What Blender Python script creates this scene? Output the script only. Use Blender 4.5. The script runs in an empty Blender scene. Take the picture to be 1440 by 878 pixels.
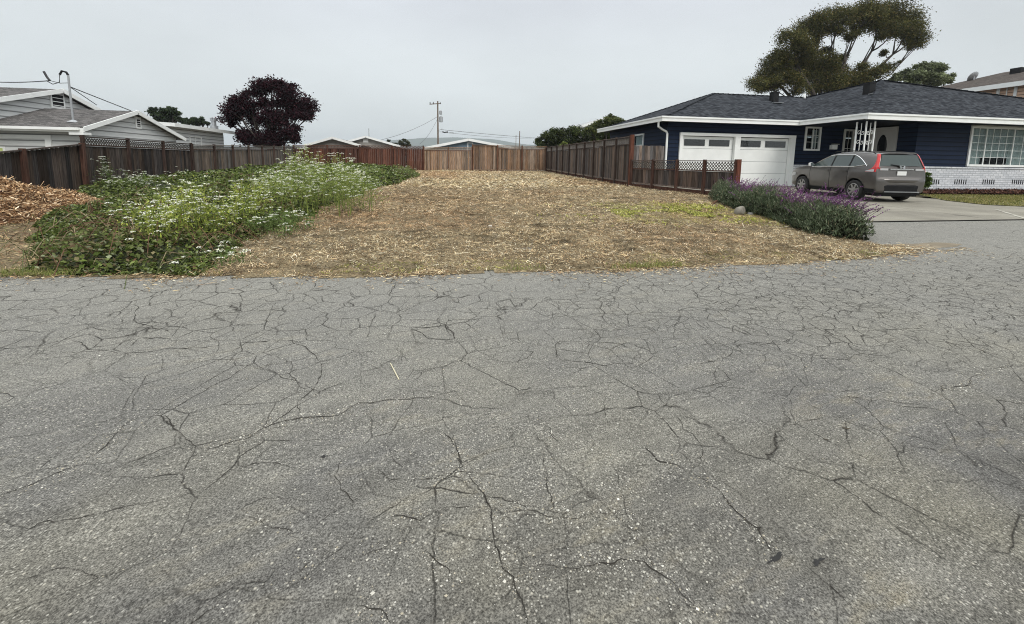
import bpy, math, random
import numpy as np
from mathutils import Vector, Matrix
random.seed(7); rng = np.random.default_rng(11)
sc = bpy.context.scene; COL = sc.collection

# ------------------------------------------------------------------ frame
# World axes: x runs along the street, y runs away from it (lot, fences and houses are square to it).
F, CX, CY, PIT, ROL, H, G = 600., 720., 303.6, math.atan(75.4/600), 0.0147, 1.45, 0.02
TH = math.radians(9.5); ct, st = math.cos(TH), math.sin(TH)
def _cam(u, v):
    c, s = math.cos(ROL), math.sin(ROL)
    u2, v2 = u*c - v*s, v*c + u*s
    d = (u2, math.cos(PIT)+v2*math.sin(PIT), v2*math.cos(PIT)-math.sin(PIT))
    return np.array([d[0]*ct+d[1]*st, -d[0]*st+d[1]*ct, d[2]])
def ray(X, Y): return _cam((X-CX)/F, (CY-Y)/F)
def gz(x, y): return G*np.clip(np.asarray(x)*st + np.asarray(y)*ct, -60, 40)
def g3(x, y, dz=0.): return (float(x), float(y), float(gz(x, y))+dz)
def gnd(X, Y, dz=0.):
    d = ray(X, Y); t = (dz-H)/(d[2]-G*(d[0]*st+d[1]*ct)); return (t*d[0], t*d[1], H+t*d[2])
def onY(X, Y, b): d = ray(X, Y); t = b/d[1]; return (t*d[0], b, H+t*d[2])
def onX(X, Y, a): d = ray(X, Y); t = a/d[0]; return (a, t*d[1], H+t*d[2])
def onD(X, Y, dep):      # at a given distance ahead of the street viewpoint
    d = ray(X, Y); t = dep/(d[0]*st+d[1]*ct); return (t*d[0], t*d[1], H+t*d[2])

cam = bpy.data.cameras.new('camera'); co = bpy.data.objects.new('camera', cam); COL.objects.link(co)
cam.sensor_width = 36; cam.lens = 36*F/1440; cam.shift_y = -(439-CY)/1440
sc.render.filter_size = 1.05; sc.cycles.filter_width = 1.05
cam.clip_start = .05; cam.clip_end = 12000
f0 = _cam(0, 0); r0 = _cam(1, 0)-f0; u0 = _cam(0, 1)-f0
co.matrix_world = Matrix(((r0[0], u0[0], -f0[0], 0), (r0[1], u0[1], -f0[1], 0), (r0[2], u0[2], -f0[2], H), (0, 0, 0, 1)))
sc.camera = co

# ------------------------------------------------------------------ mesh builder
class MB:
    def __init__(s): s.V = []; s.n = 0; s.L = []; s.T = []; s.C = []; s.c = (1, 1, 1); s.sm = False
    def add(s, V, faces, c=None):
        V = np.asarray(V, float).reshape(-1, 3); s.V.append(V)
        for f in faces:
            s.L.append(np.asarray(f)+s.n); s.T.append([len(f)]); s.C.append([c or s.c])
        s.n += len(V); return s
    def bulk(s, V, Q, C=None):   # V (n,3), Q (m,k), C (m,3)
        V = np.asarray(V, float); Q = np.asarray(Q); s.V.append(V)
        s.L.append((Q+s.n).ravel()); s.T.append(np.full(len(Q), Q.shape[1])); s.n += len(V)
        s.C.append(np.asarray(C) if C is not None else np.tile(s.c, (len(Q), 1))); return s
    def box(s, x0, x1, y0, y1, z0, z1, c=None, g=False):
        V = [(x, y, z) for z in (z0, z1) for y in (y0, y1) for x in (x0, x1)]
        if g: V = [(x, y, z+float(gz(x, y))) for x, y, z in V]
        return s.add(V, [(0, 2, 3, 1), (4, 5, 7, 6), (0, 1, 5, 4), (2, 6, 7, 3), (0, 4, 6, 2), (1, 3, 7, 5)], c)
    def bar(s, p, q, w, h, c=None, up=(0, 0, 1)):
        p = Vector(p); q = Vector(q); d = (q-p).normalized(); u = Vector(up)
        a = d.cross(u)
        if a.length < 1e-4: a = d.cross(Vector((1, 0, 0)))
        a = a.normalized()*w/2; b = a.cross(d).normalized()*h/2
        V = [e+i*a+j*b for e in (p, q) for j in (-1, 1) for i in (-1, 1)]
        return s.add(V, [(0, 2, 3, 1), (4, 5, 7, 6), (0, 1, 5, 4), (2, 6, 7, 3), (0, 4, 6, 2), (1, 3, 7, 5)], c)
    def prism(s, pts, off, c=None):     # polygon pts, extruded by vector off
        n = len(pts); o = Vector(off); P = [Vector(p) for p in pts]
        V = P+[p+o for p in P]
        return s.add(V, [tuple(range(n))[::-1], tuple(range(n, 2*n))]+[(i, (i+1) % n, (i+1) % n+n, i+n) for i in range(n)], c)
    def tube(s, path, rad, n=6, c=None):
        path = [Vector(p) for p in path]; m = len(path)
        if not hasattr(rad, '__len__'): rad = [rad]*m
        V = []; ref = Vector((.31, .17, .93))
        for i, p in enumerate(path):
            d = (path[min(i+1, m-1)]-path[max(i-1, 0)]).normalized()
            a = d.cross(ref)
            if a.length < .2: a = d.cross(Vector((1, 0, 0)))
            a.normalize(); b = d.cross(a)
            V += [p+rad[i]*(math.cos(2*math.pi*k/n)*a+math.sin(2*math.pi*k/n)*b) for k in range(n)]
        Fs = [(i*n+k, i*n+(k+1) % n, (i+1)*n+(k+1) % n, (i+1)*n+k) for i in range(m-1) for k in range(n)]
        return s.add(V, Fs+[tuple(range(n))[::-1], tuple(range((m-1)*n, m*n))], c)
    def lathe(s, base, prof, n=24, axis='z', c=None):   # prof: (r, h)
        V = []
        for r, h in prof:
            for k in range(n):
                a = 2*math.pi*k/n; v = (r*math.cos(a), r*math.sin(a), h)
                if axis == 'y': v = (v[0], v[2], v[1])
                if axis == 'x': v = (v[2], v[0], v[1])
                V.append((v[0]+base[0], v[1]+base[1], v[2]+base[2]))
        m = len(prof)
        Fs = [(i*n+k, i*n+(k+1) % n, (i+1)*n+(k+1) % n, (i+1)*n+k) for i in range(m-1) for k in range(n)]
        return s.add(V, Fs+[tuple(range(n))[::-1], tuple(range((m-1)*n, m*n))], c)
    def build(s, name, mat, parent=None, smooth=False):
        V = np.concatenate(s.V) if s.V else np.zeros((0, 3))
        if parent is not None:
            V = V-np.array(wloc(parent))
        L = np.concatenate(s.L).astype(np.int32); T = np.concatenate(s.T).astype(np.int32)
        me = bpy.data.meshes.new(name); me.vertices.add(len(V)); me.vertices.foreach_set('co', V.ravel())
        me.loops.add(len(L)); me.loops.foreach_set('vertex_index', L)
        me.polygons.add(len(T)); st_ = np.concatenate([[0], np.cumsum(T)[:-1]]).astype(np.int32)
        me.polygons.foreach_set('loop_start', st_); me.polygons.foreach_set('loop_total', T)
        me.polygons.foreach_set('use_smooth', np.full(len(T), bool(smooth)))
        C = np.concatenate([np.asarray(c, float).reshape(-1, 3) for c in s.C])
        at = me.attributes.new('Col', 'FLOAT_COLOR', 'FACE')
        at.data.foreach_set('color', np.hstack([C, np.ones((len(C), 1))]).ravel().astype(np.float32))
        me.update(calc_edges=True); me.validate()
        me.materials.append(mat)
        o = bpy.data.objects.new(name, me); COL.objects.link(o)
        if parent is not None: o.parent = parent
        return o
WL = {}
def wloc(o):
    l = Vector((0, 0, 0))
    while o is not None: l += o.location; o = o.parent
    return l
def tag(o, label=None, cat=None, group=None, kind=None):
    if label: o['label'] = label
    if cat: o['category'] = cat
    if group: o['group'] = group
    if kind: o['kind'] = kind
    return o
def thing(name, loc, label, cat, group=None):
    o = bpy.data.objects.new(name, None); COL.objects.link(o); o.location = loc; o.empty_display_size = .2
    return tag(o, label, cat, group)

# ------------------------------------------------------------------ materials
def newmat(name):
    m = bpy.data.materials.new(name); m.use_nodes = True; nt = m.node_tree
    return m, nt, nt.nodes['Principled BSDF']
def nd(nt, t, **k):
    n = nt.nodes.new('ShaderNode'+t)
    for a, b in k.items():
        if a.startswith('i_'):
            key = a[2:].replace('_', ' '); sock = n.inputs[int(key)] if key.isdigit() else n.inputs[key]
            if isinstance(b, bpy.types.NodeSocket): nt.links.new(b, sock)
            else: sock.default_value = b
        else: setattr(n, a, b)
    return n
def ramp(nt, fac, stops, interp='LINEAR'):
    n = nd(nt, 'ValToRGB', i_0=fac); r = n.color_ramp; r.interpolation = interp
    while len(r.elements) < len(stops): r.elements.new(.5)
    for e, (p, c) in zip(r.elements, stops):
        e.position = p; e.color = (c, c, c, 1) if not hasattr(c, '__len__') else (*c, 1)
    return n.outputs[0]
def mix(nt, fac, a, b, mode='MIX'):
    n = nd(nt, 'Mix', data_type='RGBA', blend_type=mode)
    for sck, v in ((n.inputs[0], fac), (n.inputs[6], a), (n.inputs[7], b)):
        if isinstance(v, bpy.types.NodeSocket): nt.links.new(v, sck)
        else: sck.default_value = (*v, 1) if hasattr(v, '__len__') and len(v) == 3 else v
    return n.outputs[2]
def math_(nt, op, a, b=0., c=0.):
    return nd(nt, 'Math', operation=op, i_0=a, i_1=b, i_2=c).outputs[0]
def coords(nt): return nd(nt, 'NewGeometry').outputs['Position'] if False else nd(nt, 'TexCoord').outputs['Object']
def noise(nt, vec, scale, det=3., rough=.55, col=False):
    n = nd(nt, 'TexNoise', i_Vector=vec, i_Scale=scale, i_Detail=det, i_Roughness=rough)
    return n.outputs[1] if col else n.outputs[0]
def scalev(nt, vec, s, off=(0, 0, 0)):
    return nd(nt, 'Mapping', i_Vector=vec, i_Scale=s, i_Location=off).outputs[0]
def bump(nt, b, h, strength=.4, dist=.01):
    n = nd(nt, 'Bump', i_Height=h, i_Strength=strength, i_Distance=dist); nt.links.new(n.outputs[0], b.inputs['Normal'])
def setc(nt, b, c):
    if isinstance(c, bpy.types.NodeSocket): nt.links.new(c, b.inputs['Base Color'])
    else: b.inputs['Base Color'].default_value = (*c, 1)

def plain(name, c, rough=.6, var=.18, ns=3., metal=0., spec=.4, bmp=.15, stretch=(1, 1, 1)):
    m, nt, b = newmat(name); v = scalev(nt, coords(nt), stretch)
    n = noise(nt, v, ns, 5.); f = ramp(nt, n, [(.25, 1-var), (.75, 1+var)])
    setc(nt, b, mix(nt, 1., c, f, 'MULTIPLY')); b.inputs['Roughness'].default_value = rough
    b.inputs['Metallic'].default_value = metal; b.inputs['Specular IOR Level'].default_value = spec
    if bmp: bump(nt, b, noise(nt, v, ns*12, 3.), bmp, .01)
    return m
def colmat(name, rough=.8, var=.25, ns=8., stretch=(1, 1, 1), trans=0., spec=.25, grain=0.):
    m, nt, b = newmat(name); a = nd(nt, 'Attribute', attribute_name='Col').outputs[0]
    v = scalev(nt, coords(nt), stretch)
    f = ramp(nt, noise(nt, v, ns, 5., .65), [(.28, max(.12, 1-var)), (.72, 1+var)])
    c = mix(nt, 1., a, f, 'MULTIPLY'); setc(nt, b, c)
    b.inputs['Roughness'].default_value = rough; b.inputs['Specular IOR Level'].default_value = spec
    if grain: bump(nt, b, noise(nt, v, ns*3, 3.), grain, .02)
    if trans:
        t = nd(nt, 'BsdfTranslucent', i_Color=c)
        mx = nd(nt, 'MixShader', i_0=trans, i_1=b.outputs[0], i_2=t.outputs[0])
        nt.links.new(mx.outputs[0], nt.nodes['Material Output'].inputs[0])
    return m
M = {}
M['white'] = plain('white_paint', (.84, .85, .83), .5, .06, 2.)
M['trim'] = plain('trim_paint', (.74, .73, .69), .5, .07, 2.)
M['black'] = plain('black_plastic', (.012, .012, .013), .6, .1, bmp=0, spec=.2)
M['rubber'] = plain('tyre_rubber', (.022, .021, .02), .85, .2, 10.)
M['metal'] = plain('galvanised_metal', (.42, .43, .44), .45, .15, 8., metal=.7)
M['rim'] = plain('steel_rim', (.36, .35, .34), .4, .25, 8., metal=.75)
M['chrome'] = plain('chrome', (.72, .73, .74), .12, .03, bmp=0, metal=1.)
M['dark'] = plain('dark_interior', (.012, .012, .013), .9, .1, bmp=0)
M['wood'] = colmat('weathered_wood', .9, .75, 3.2, (9, 9, .55), grain=.5, spec=.1)
M['leaf'] = colmat('leaf', .75, .15, 3., trans=.3, spec=.1)
M['flower'] = colmat('petal', .7, .05, 3., trans=.25)
M['straw'] = colmat('dry_straw', .9, .15, 5., trans=.06, spec=.05)
M['bark'] = plain('bark', (.06, .05, .042), .9, .35, 3., bmp=.6, stretch=(4, 4, 1))
M['pole'] = plain('pole_timber', (.16, .12, .09), .9, .25, 3., bmp=.5, stretch=(4, 4, .5))
M['wire'] = plain('cable', (.03, .03, .032), .6, .1, bmp=0)
M['rock'] = plain('rock', (.26, .25, .23), .9, .4, 6., bmp=.8)
M['concrete2'] = plain('kerb_concrete', (.30, .29, .26), .9, .25, 3., bmp=.4)

def glassmat(name, tint=(.02, .025, .03), fac=.55):
    m, nt, b = newmat(name)
    b.inputs['Base Color'].default_value = (*tint, 1); b.inputs['Roughness'].default_value = .04
    b.inputs['Specular IOR Level'].default_value = .8
    t = nd(nt, 'BsdfTransparent', i_Color=(.75, .8, .8, 1))
    mx = nd(nt, 'MixShader', i_0=fac, i_1=t.outputs[0], i_2=b.outputs[0])
    nt.links.new(mx.outputs[0], nt.nodes['Material Output'].inputs[0]); return m
M['glass'] = glassmat('window_glass', fac=.09)
M['darkglass'] = glassmat('dark_glass', (.012, .014, .016), .93)
M['carglass'] = glassmat('car_glass', (.05, .068, .064), 1.)

def siding(name, c, pitch=.2, strength=.6, var=.12):
    m, nt, b = newmat(name); p = coords(nt); s = nd(nt, 'SeparateXYZ', i_0=p)
    z = math_(nt, 'FRACT', math_(nt, 'DIVIDE', s.outputs[2], pitch))
    lap_shade = ramp(nt, z, [(0., .1), (.16, .35), (.24, 1.15), (1., .9)])  # shadow line under each lap board, put into the colour
    f = ramp(nt, noise(nt, scalev(nt, p, (.6, .6, 5)), 2., 5.), [(.3, 1-var), (.7, 1+var)])
    setc(nt, b, mix(nt, .8, mix(nt, 1., c, f, 'MULTIPLY'), lap_shade, 'MULTIPLY'))
    b.inputs['Roughness'].default_value = .6; b.inputs['Specular IOR Level'].default_value = .12
    bump(nt, b, math_(nt, 'SUBTRACT', 1., z), strength, .03); return m
M['navy'] = siding('navy_lap_siding', (.0095, .0175, .040))
M['greyside'] = siding('grey_lap_siding', (.58, .59, .58), .28)
M['palepink'] = siding('orange_lap_siding', (.62, .42, .30), .22)
M['whiteside'] = siding('white_siding', (.66, .67, .67), .25)

def shingle(name, c1, c2, sx=3., sz=14.):
    m, nt, b = newmat(name); p = coords(nt); s = nd(nt, 'SeparateXYZ', i_0=p)
    x = math_(nt, 'ADD', s.outputs[0], s.outputs[1])
    v = nd(nt, 'CombineXYZ', i_0=x, i_1=math_(nt, 'MULTIPLY', s.outputs[2], sz/sx)).outputs[0]
    br = nd(nt, 'TexBrick', i_Vector=v, i_Scale=sx, i_Mortar_Size=.012, i_Color1=(*c1, 1), i_Color2=(*c2, 1), i_Mortar=(*[q*.45 for q in c1], 1), i_Brick_Width=.55, i_Row_Height=.5)
    br.offset = .37
    f = ramp(nt, noise(nt, p, 14., 4., .7), [(.25, .7), (.75, 1.35)])
    f2 = ramp(nt, noise(nt, scalev(nt, p, (1, 1, 3)), 1.1, 4.), [(.25, .85), (.75, 1.15)])
    setc(nt, b, mix(nt, 1., mix(nt, 1., br.outputs[0], f, 'MULTIPLY'), f2, 'MULTIPLY'))
    b.inputs['Roughness'].default_value = .95; b.inputs['Specular IOR Level'].default_value = .06
    bump(nt, b, br.outputs[1], -.5, .02); return m
M['roof'] = shingle('charcoal_shingle', (.014, .016, .020), (.066, .071, .080))
M['roofgrey'] = shingle('weathered_shingle', (.075, .072, .07), (.16, .15, .145))
M['roofbrown'] = shingle('brown_shingle', (.065, .055, .05), (.12, .105, .095))
M['roofpale'] = plain('pale_roof', (.40, .41, .41), .8, .15, 2.)

def brickmat():
    m, nt, b = newmat('white_painted_brick'); p = coords(nt); s = nd(nt, 'SeparateXYZ', i_0=p)
    v = nd(nt, 'CombineXYZ', i_0=math_(nt, 'ADD', s.outputs[0], s.outputs[1]), i_1=s.outputs[2]).outputs[0]
    br = nd(nt, 'TexBrick', i_Vector=v, i_Scale=1., i_Mortar_Size=.012, i_Brick_Width=.3, i_Row_Height=.1,
            i_Color1=(.74, .75, .77, 1), i_Color2=(.56, .58, .61, 1), i_Mortar=(.36, .37, .40, 1), i_Mortar_Smooth=.2)
    f = ramp(nt, noise(nt, p, 9., 4., .7), [(.3, .8), (.7, 1.1)])
    setc(nt, b, mix(nt, 1., br.outputs[0], f, 'MULTIPLY')); b.inputs['Roughness'].default_value = .6
    bump(nt, b, br.outputs[1], -.6, .02); return m
M['brick'] = brickmat()

def asphalt():
    m, nt, b = newmat('old_cracked_asphalt'); p = coords(nt)
    s = nd(nt, 'SeparateXYZ', i_0=p); X, Y = s.outputs[0], s.outputs[1]
    # long bands worn by turning wheels: run along the street and curl towards the right
    warp = noise(nt, p, .35, 2., col=True)
    bend = math_(nt, 'SUBTRACT', math_(nt, 'ADD', Y, math_(nt, 'MULTIPLY', math_(nt, 'MULTIPLY', X, X), .012)), math_(nt, 'MULTIPLY', X, .32))
    bv = nd(nt, 'CombineXYZ', i_0=math_(nt, 'MULTIPLY', X, .16), i_1=bend).outputs[0]
    band = noise(nt, mix(nt, .12, bv, warp, 'ADD'), 1.7, 4., .6)
    fine = noise(nt, mix(nt, .05, nd(nt, 'CombineXYZ', i_0=math_(nt, 'MULTIPLY', X, .35), i_1=bend).outputs[0], warp, 'ADD'), 9., 5., .65)
    big = noise(nt, p, .55, 4., .6)
    base = ramp(nt, band, [(.32, (.098, .096, .093)), (.48, (.128, .126, .120)), (.62, (.165, .162, .150))])
    base = mix(nt, ramp(nt, big, [(.42, 0.), (.64, .75)]), base, (.165, .156, .122))
    base = mix(nt, math_(nt, 'MULTIPLY', ramp(nt, fine, [(.52, 0.), (.70, .55)]), ramp(nt, noise(nt, p, .8, 3.), [(.42, 0.), (.6, 1.)])), base, (.17, .148, .10))
    base = mix(nt, 1., base, ramp(nt, fine, [(.32, .72), (.66, 1.16)]), 'MULTIPLY')
    # paler, sand covered strip along the far edge
    far = ramp(nt, math_(nt, 'ADD', math_(nt, 'DIVIDE', Y, 10.), math_(nt, 'MULTIPLY', math_(nt, 'SUBTRACT', big, .5), .25)), [(.12, 0.), (.28, .5), (.5, .85)])
    base = mix(nt, far, base, (.225, .223, .207))
    # aggregate
    g1 = noise(nt, p, 150., 2., .7); g2 = noise(nt, p, 60., 3., .8)
    base = mix(nt, 1., base, ramp(nt, g1, [(.34, .42), (.5, 1.), (.66, 1.7)]), 'MULTIPLY')
    base = mix(nt, 1., base, ramp(nt, g2, [(.3, .7), (.7, 1.3)]), 'MULTIPLY')
    v1 = nd(nt, 'TexVoronoi', i_Vector=p, i_Scale=75.); v2 = nd(nt, 'TexVoronoi', i_Vector=p, i_Scale=58.); v1.inputs['Scale'].default_value = 95.
    patch = ramp(nt, noise(nt, scalev(nt, p, (1, 1.9, 1), (3.3, 1.2, 0)), .9, 6., .7), [(.44, .12), (.66, 1.)])
    sel1 = math_(nt, 'GREATER_THAN', nd(nt, 'SeparateColor', i_0=v1.outputs[1]).outputs[0], math_(nt, 'SUBTRACT', .99, math_(nt, 'MULTIPLY', patch, .30)))
    sp1 = math_(nt, 'MULTIPLY', sel1, ramp(nt, v1.outputs[0], [(.25, 1.), (.45, 0.)]))
    base = mix(nt, math_(nt, 'MULTIPLY', sp1, .8), base, (.42, .41, .37))
    sel2 = math_(nt, 'GREATER_THAN', nd(nt, 'SeparateColor', i_0=v2.outputs[1]).outputs[1], math_(nt, 'SUBTRACT', 1.0, math_(nt, 'MULTIPLY', patch, .14)))
    sp2 = math_(nt, 'MULTIPLY', sel2, ramp(nt, v2.outputs[0], [(.2, 1.), (.4, 0.)]))
    base = mix(nt, math_(nt, 'MULTIPLY', sp2, .8), base, (.46, .44, .38))
    # crazed cracking: finer near the far edge, coarser near the viewer
    wv = mix(nt, .10, p, noise(nt, p, 3.5, 4., .6, col=True), 'ADD')
    def cells(scale, w):
        v = nd(nt, 'TexVoronoi', feature='DISTANCE_TO_EDGE', i_Vector=wv, i_Scale=scale)
        return ramp(nt, math_(nt, 'DIVIDE', v.outputs[0], scale), [(0., 1.), (w, .75), (w*2.2, 0.)])
    nz = noise(nt, p, 1.4, 3.)
    farm = math_(nt, 'MULTIPLY', ramp(nt, math_(nt, 'DIVIDE', Y, 10.), [(.27, 0.), (.36, 1.), (.52, 1.), (.6, .4)]), ramp(nt, nz, [(.36, .1), (.52, 1.)]))
    midm = math_(nt, 'MULTIPLY', ramp(nt, math_(nt, 'DIVIDE', Y, 10.), [(.06, .3), (.16, 1.), (.40, 1.), (.46, .0)]), ramp(nt, noise(nt, p, 1.1, 3.), [(.40, .15), (.54, 1.)]))
    c1 = math_(nt, 'MULTIPLY', cells(3.6, .0026), farm); c2 = math_(nt, 'MULTIPLY', cells(1.7, .0019), midm)
    fr = math_(nt, 'MULTIPLY', ramp(nt, math_(nt, 'ADD', math_(nt, 'MULTIPLY', X, .1), math_(nt, 'MULTIPLY', nz, .2)), [(.12, 0.), (.42, 1.)]), ramp(nt, math_(nt, 'DIVIDE', Y, 10.), [(.20, 0.), (.28, 1.), (.46, 1.), (.54, .2)]))
    c3 = math_(nt, 'MULTIPLY', cells(6.5, .0021), fr); c1 = math_(nt, 'MAXIMUM', c1, c3)
    c4 = math_(nt, 'MULTIPLY', cells(2.7, .0013), math_(nt, 'MULTIPLY', ramp(nt, noise(nt, p, .9, 4.), [(.38, .1), (.56, .8)]), ramp(nt, math_(nt, 'DIVIDE', Y, 10.), [(.08, .5), (.22, 1.), (.5, 1.)])))
    ck = math_(nt, 'MAXIMUM', math_(nt, 'MAXIMUM', c1, c2), c4)
    ck = math_(nt, 'MULTIPLY', ck, ramp(nt, noise(nt, p, 9., 3.), [(.36, .3), (.56, 1.)]))
    base = mix(nt, math_(nt, 'MULTIPLY', ck, .92), base, (.022, .020, .017))
    base = mix(nt, 1., base, (1.02, 1.0, .97), 'MULTIPLY')
    setc(nt, b, base); b.inputs['Roughness'].default_value = .92; b.inputs['Specular IOR Level'].default_value = .14
    h = math_(nt, 'ADD', math_(nt, 'MULTIPLY', g2, .6), math_(nt, 'ADD', math_(nt, 'MULTIPLY', sp2, .5), math_(nt, 'MULTIPLY', ck, -1.5)))
    bump(nt, b, h, .7, .010); return m
M['asphalt'] = asphalt()

def soil():
    m, nt, b = newmat('straw_strewn_soil'); p = coords(nt)
    a = noise(nt, p, 1.1, 5., .6); f = noise(nt, p, 38., 4., .75); f2 = noise(nt, p, 14., 4., .7)
    s = nd(nt, 'SeparateXYZ', i_0=p)
    base = ramp(nt, a, [(.3, (.12, .092, .055)), (.5, (.19, .15, .092)), (.7, (.29, .23, .14))])
    far = ramp(nt, math_(nt, 'DIVIDE', s.outputs[1], 40.), [(.42, 0.), (.62, .75), (.80, .75), (.9, .3)])
    base = mix(nt, math_(nt, 'MULTIPLY', far, ramp(nt, noise(nt, p, .35, 3.), [(.4, 0.), (.6, 1.)])), base, (.52, .41, .22))
    base = mix(nt, 1., base, ramp(nt, f, [(.3, .4), (.5, .95), (.7, 1.75)]), 'MULTIPLY')
    base = mix(nt, 1., base, ramp(nt, f2, [(.3, .6), (.7, 1.4)]), 'MULTIPLY')
    setc(nt, b, base); b.inputs['Roughness'].default_value = .95; b.inputs['Specular IOR Level'].default_value = .1
    bump(nt, b, f, .7, .03); return m
M['soil'] = soil()
M['earth'] = plain('bare_earth', (.10, .085, .055), .95, .35, .6, bmp=.6)
def concrete():
    m, nt, b = newmat('driveway_concrete'); p = coords(nt)
    a = noise(nt, p, .7, 5., .6); f = noise(nt, p, 45., 3., .7)
    base = ramp(nt, a, [(.3, (.17, .155, .125)), (.5, (.23, .212, .17)), (.7, (.29, .27, .222))])
    base = mix(nt, 1., base, ramp(nt, f, [(.3, .8), (.7, 1.2)]), 'MULTIPLY')
    setc(nt, b, base); b.inputs['Roughness'].default_value = .85; bump(nt, b, f, .3, .005); return m
M['concrete'] = concrete()
M['lawnsoil'] = plain('lawn_turf', (.16, .15, .055), .95, .45, 2.2, bmp=.6)
M['barkmulch'] = plain('bark_mulch', (.11, .045, .03), .95, .45, 9., bmp=.8)
M['undergrowth'] = plain('undergrowth', (.035, .042, .018), .95, .4, 4., bmp=.6)
M['hill'] = plain('wooded_hill', (.05, .07, .05), .95, .3, .004, bmp=0)

# ------------------------------------------------------------------ world and sun
w = bpy.data.worlds.new('World'); sc.world = w; w.use_nodes = True; nt = w.node_tree
bg = nt.nodes['Background']
SE, SR = math.radians(44), math.radians(158)
sky = nd(nt, 'TexSky', sky_type='NISHITA'); sky.sun_disc = False; sky.sun_elevation = SE; sky.sun_rotation = SR
sky.air_density = 1.; sky.dust_density = 3.
d = nd(nt, 'TexCoord').outputs['Generated']; z = nd(nt, 'SeparateXYZ', i_0=d).outputs[2]
cl = ramp(nt, z, [(0., (.70, .75, .755)), (.10, (.685, .73, .735)), (.22, (.67, .71, .725)), (.33, (.635, .665, .705)), (.45, (.72, .76, .78)), (.75, (1.35, 1.40, 1.42)), (1., (1.75, 1.8, 1.82))])
nz = noise(nt, scalev(nt, d, (1, 1, 2.6)), 1.6, 4., .5)
cl = mix(nt, 1., cl, ramp(nt, nz, [(.3, .88), (.7, 1.09)]), 'MULTIPLY')
# overcast deck (scaled to be mixed with the clear sky behind it)
cl10 = mix(nt, 1., cl, (10., 10., 10.), 'MULTIPLY')
c = mix(nt, .94, sky.outputs[0], cl10)
nt.links.new(c, bg.inputs[0]); bg.inputs[1].default_value = .1
su = bpy.data.lights.new('sun', 'SUN'); su.energy = 1.5; su.angle = math.radians(24); su.color = (1, .96, .9)
so = bpy.data.objects.new('sun', su); COL.objects.link(so)
# sun azimuth: rotation measured from +y towards +x in the sky texture
sd = Vector((math.sin(SR)*math.cos(SE), math.cos(SR)*math.cos(SE), math.sin(SE)))
so.rotation_euler = sd.to_track_quat('Z', 'Y').to_euler(); so.location = (0, 0, 60)
sc.view_settings.view_transform = 'Standard'; sc.view_settings.look = 'None'
sc.view_settings.exposure = .22; sc.view_settings.gamma = 1.
sc.cycles.use_denoising = True; sc.cycles.denoising_prefilter = 'NONE'; sc.cycles.denoising_input_passes = 'RGB_ALBEDO_NORMAL'

# ------------------------------------------------------------------ scatter helpers
def rnd(n, a=0., b=1.): return rng.uniform(a, b, n)
def vnoise(x, y, s, seed=0):         # smooth value noise in numpy
    r = np.random.default_rng(seed+5).uniform(-1, 1, (64, 64))
    x = np.asarray(x)*s; y = np.asarray(y)*s; xi = np.floor(x).astype(int); yi = np.floor(y).astype(int)
    fx = x-xi; fy = y-yi; fx = fx*fx*(3-2*fx); fy = fy*fy*(3-2*fy)
    g = lambda a, b: r[a % 64, b % 64]
    return (g(xi, yi)*(1-fx)+g(xi+1, yi)*fx)*(1-fy)+(g(xi, yi+1)*(1-fx)+g(xi+1, yi+1)*fx)*fy
def leaves(mb, P, L, W, C, bias=.6, direc=None):
    n = len(P)
    N = rng.normal(size=(n, 3)); N[:, 2] = np.abs(N[:, 2])+bias; N /= np.linalg.norm(N, axis=1)[:, None]
    T = rng.normal(size=(n, 3)) if direc is None else direc+rng.normal(size=(n, 3))*.25
    T -= (T*N).sum(1)[:, None]*N; T /= np.linalg.norm(T, axis=1)[:, None]; B = np.cross(N, T)
    L = np.broadcast_to(L, n)[:, None]/2; W = np.broadcast_to(W, n)[:, None]/2
    V = np.stack([P-T*L, P+B*W-T*L*.15+N*W*.25, P+T*L, P-B*W-T*L*.15+N*W*.25], 1).reshape(-1, 3)
    mb.bulk(V, np.arange(4*n).reshape(n, 4), C)
def pal(n, cols, wts=None, jit=.18):
    cols = np.array(cols); i = rng.choice(len(cols), n, p=None if wts is None else np.array(wts)/sum(wts))
    return cols[i]*(1+rng.normal(size=(n, 1))*jit).clip(.45, 1.7)
def straws(mb, P, L, W, C, tilt=.25):
    n = len(P); a = rnd(n, 0, 2*math.pi); t = rng.normal(size=n)*tilt
    T = np.stack([np.cos(a)*np.cos(t), np.sin(a)*np.cos(t), np.sin(t)], 1)
    B = np.stack([-np.sin(a), np.cos(a), rng.normal(size=n)*.5], 1); B /= np.linalg.norm(B, axis=1)[:, None]
    L = np.broadcast_to(L, n)[:, None]/2; W = np.broadcast_to(W, n)[:, None]/2
    P = P+np.stack([np.zeros(n), np.zeros(n), np.abs(np.sin(t))*L[:, 0]], 1)
    V = np.stack([P-T*L-B*W, P-T*L+B*W, P+T*L+B*W*.7, P+T*L-B*W*.7], 1).reshape(-1, 3)
    mb.bulk(V, np.arange(4*n).reshape(n, 4), C)
# ------------------------------------------------------------------ the ground
def ground_strips(name, mat, xs, ys, dz, kind='structure', z=None):
    mb = MB(); X, Y = np.meshgrid(xs, ys, indexing='ij'); Z = gz(X, Y)+dz
    if z is not None: Z = Z+z(X, Y)
    V = np.stack([X, Y, Z], -1).reshape(-1, 3); ny = len(ys)
    i, j = np.meshgrid(np.arange(len(xs)-1), np.arange(ny-1), indexing='ij'); a = (i*ny+j).ravel()
    mb.bulk(V, np.stack([a, a+ny, a+ny+1, a+1], 1)); o = mb.build(name, mat, smooth=True); return tag(o, kind=kind)
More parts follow.
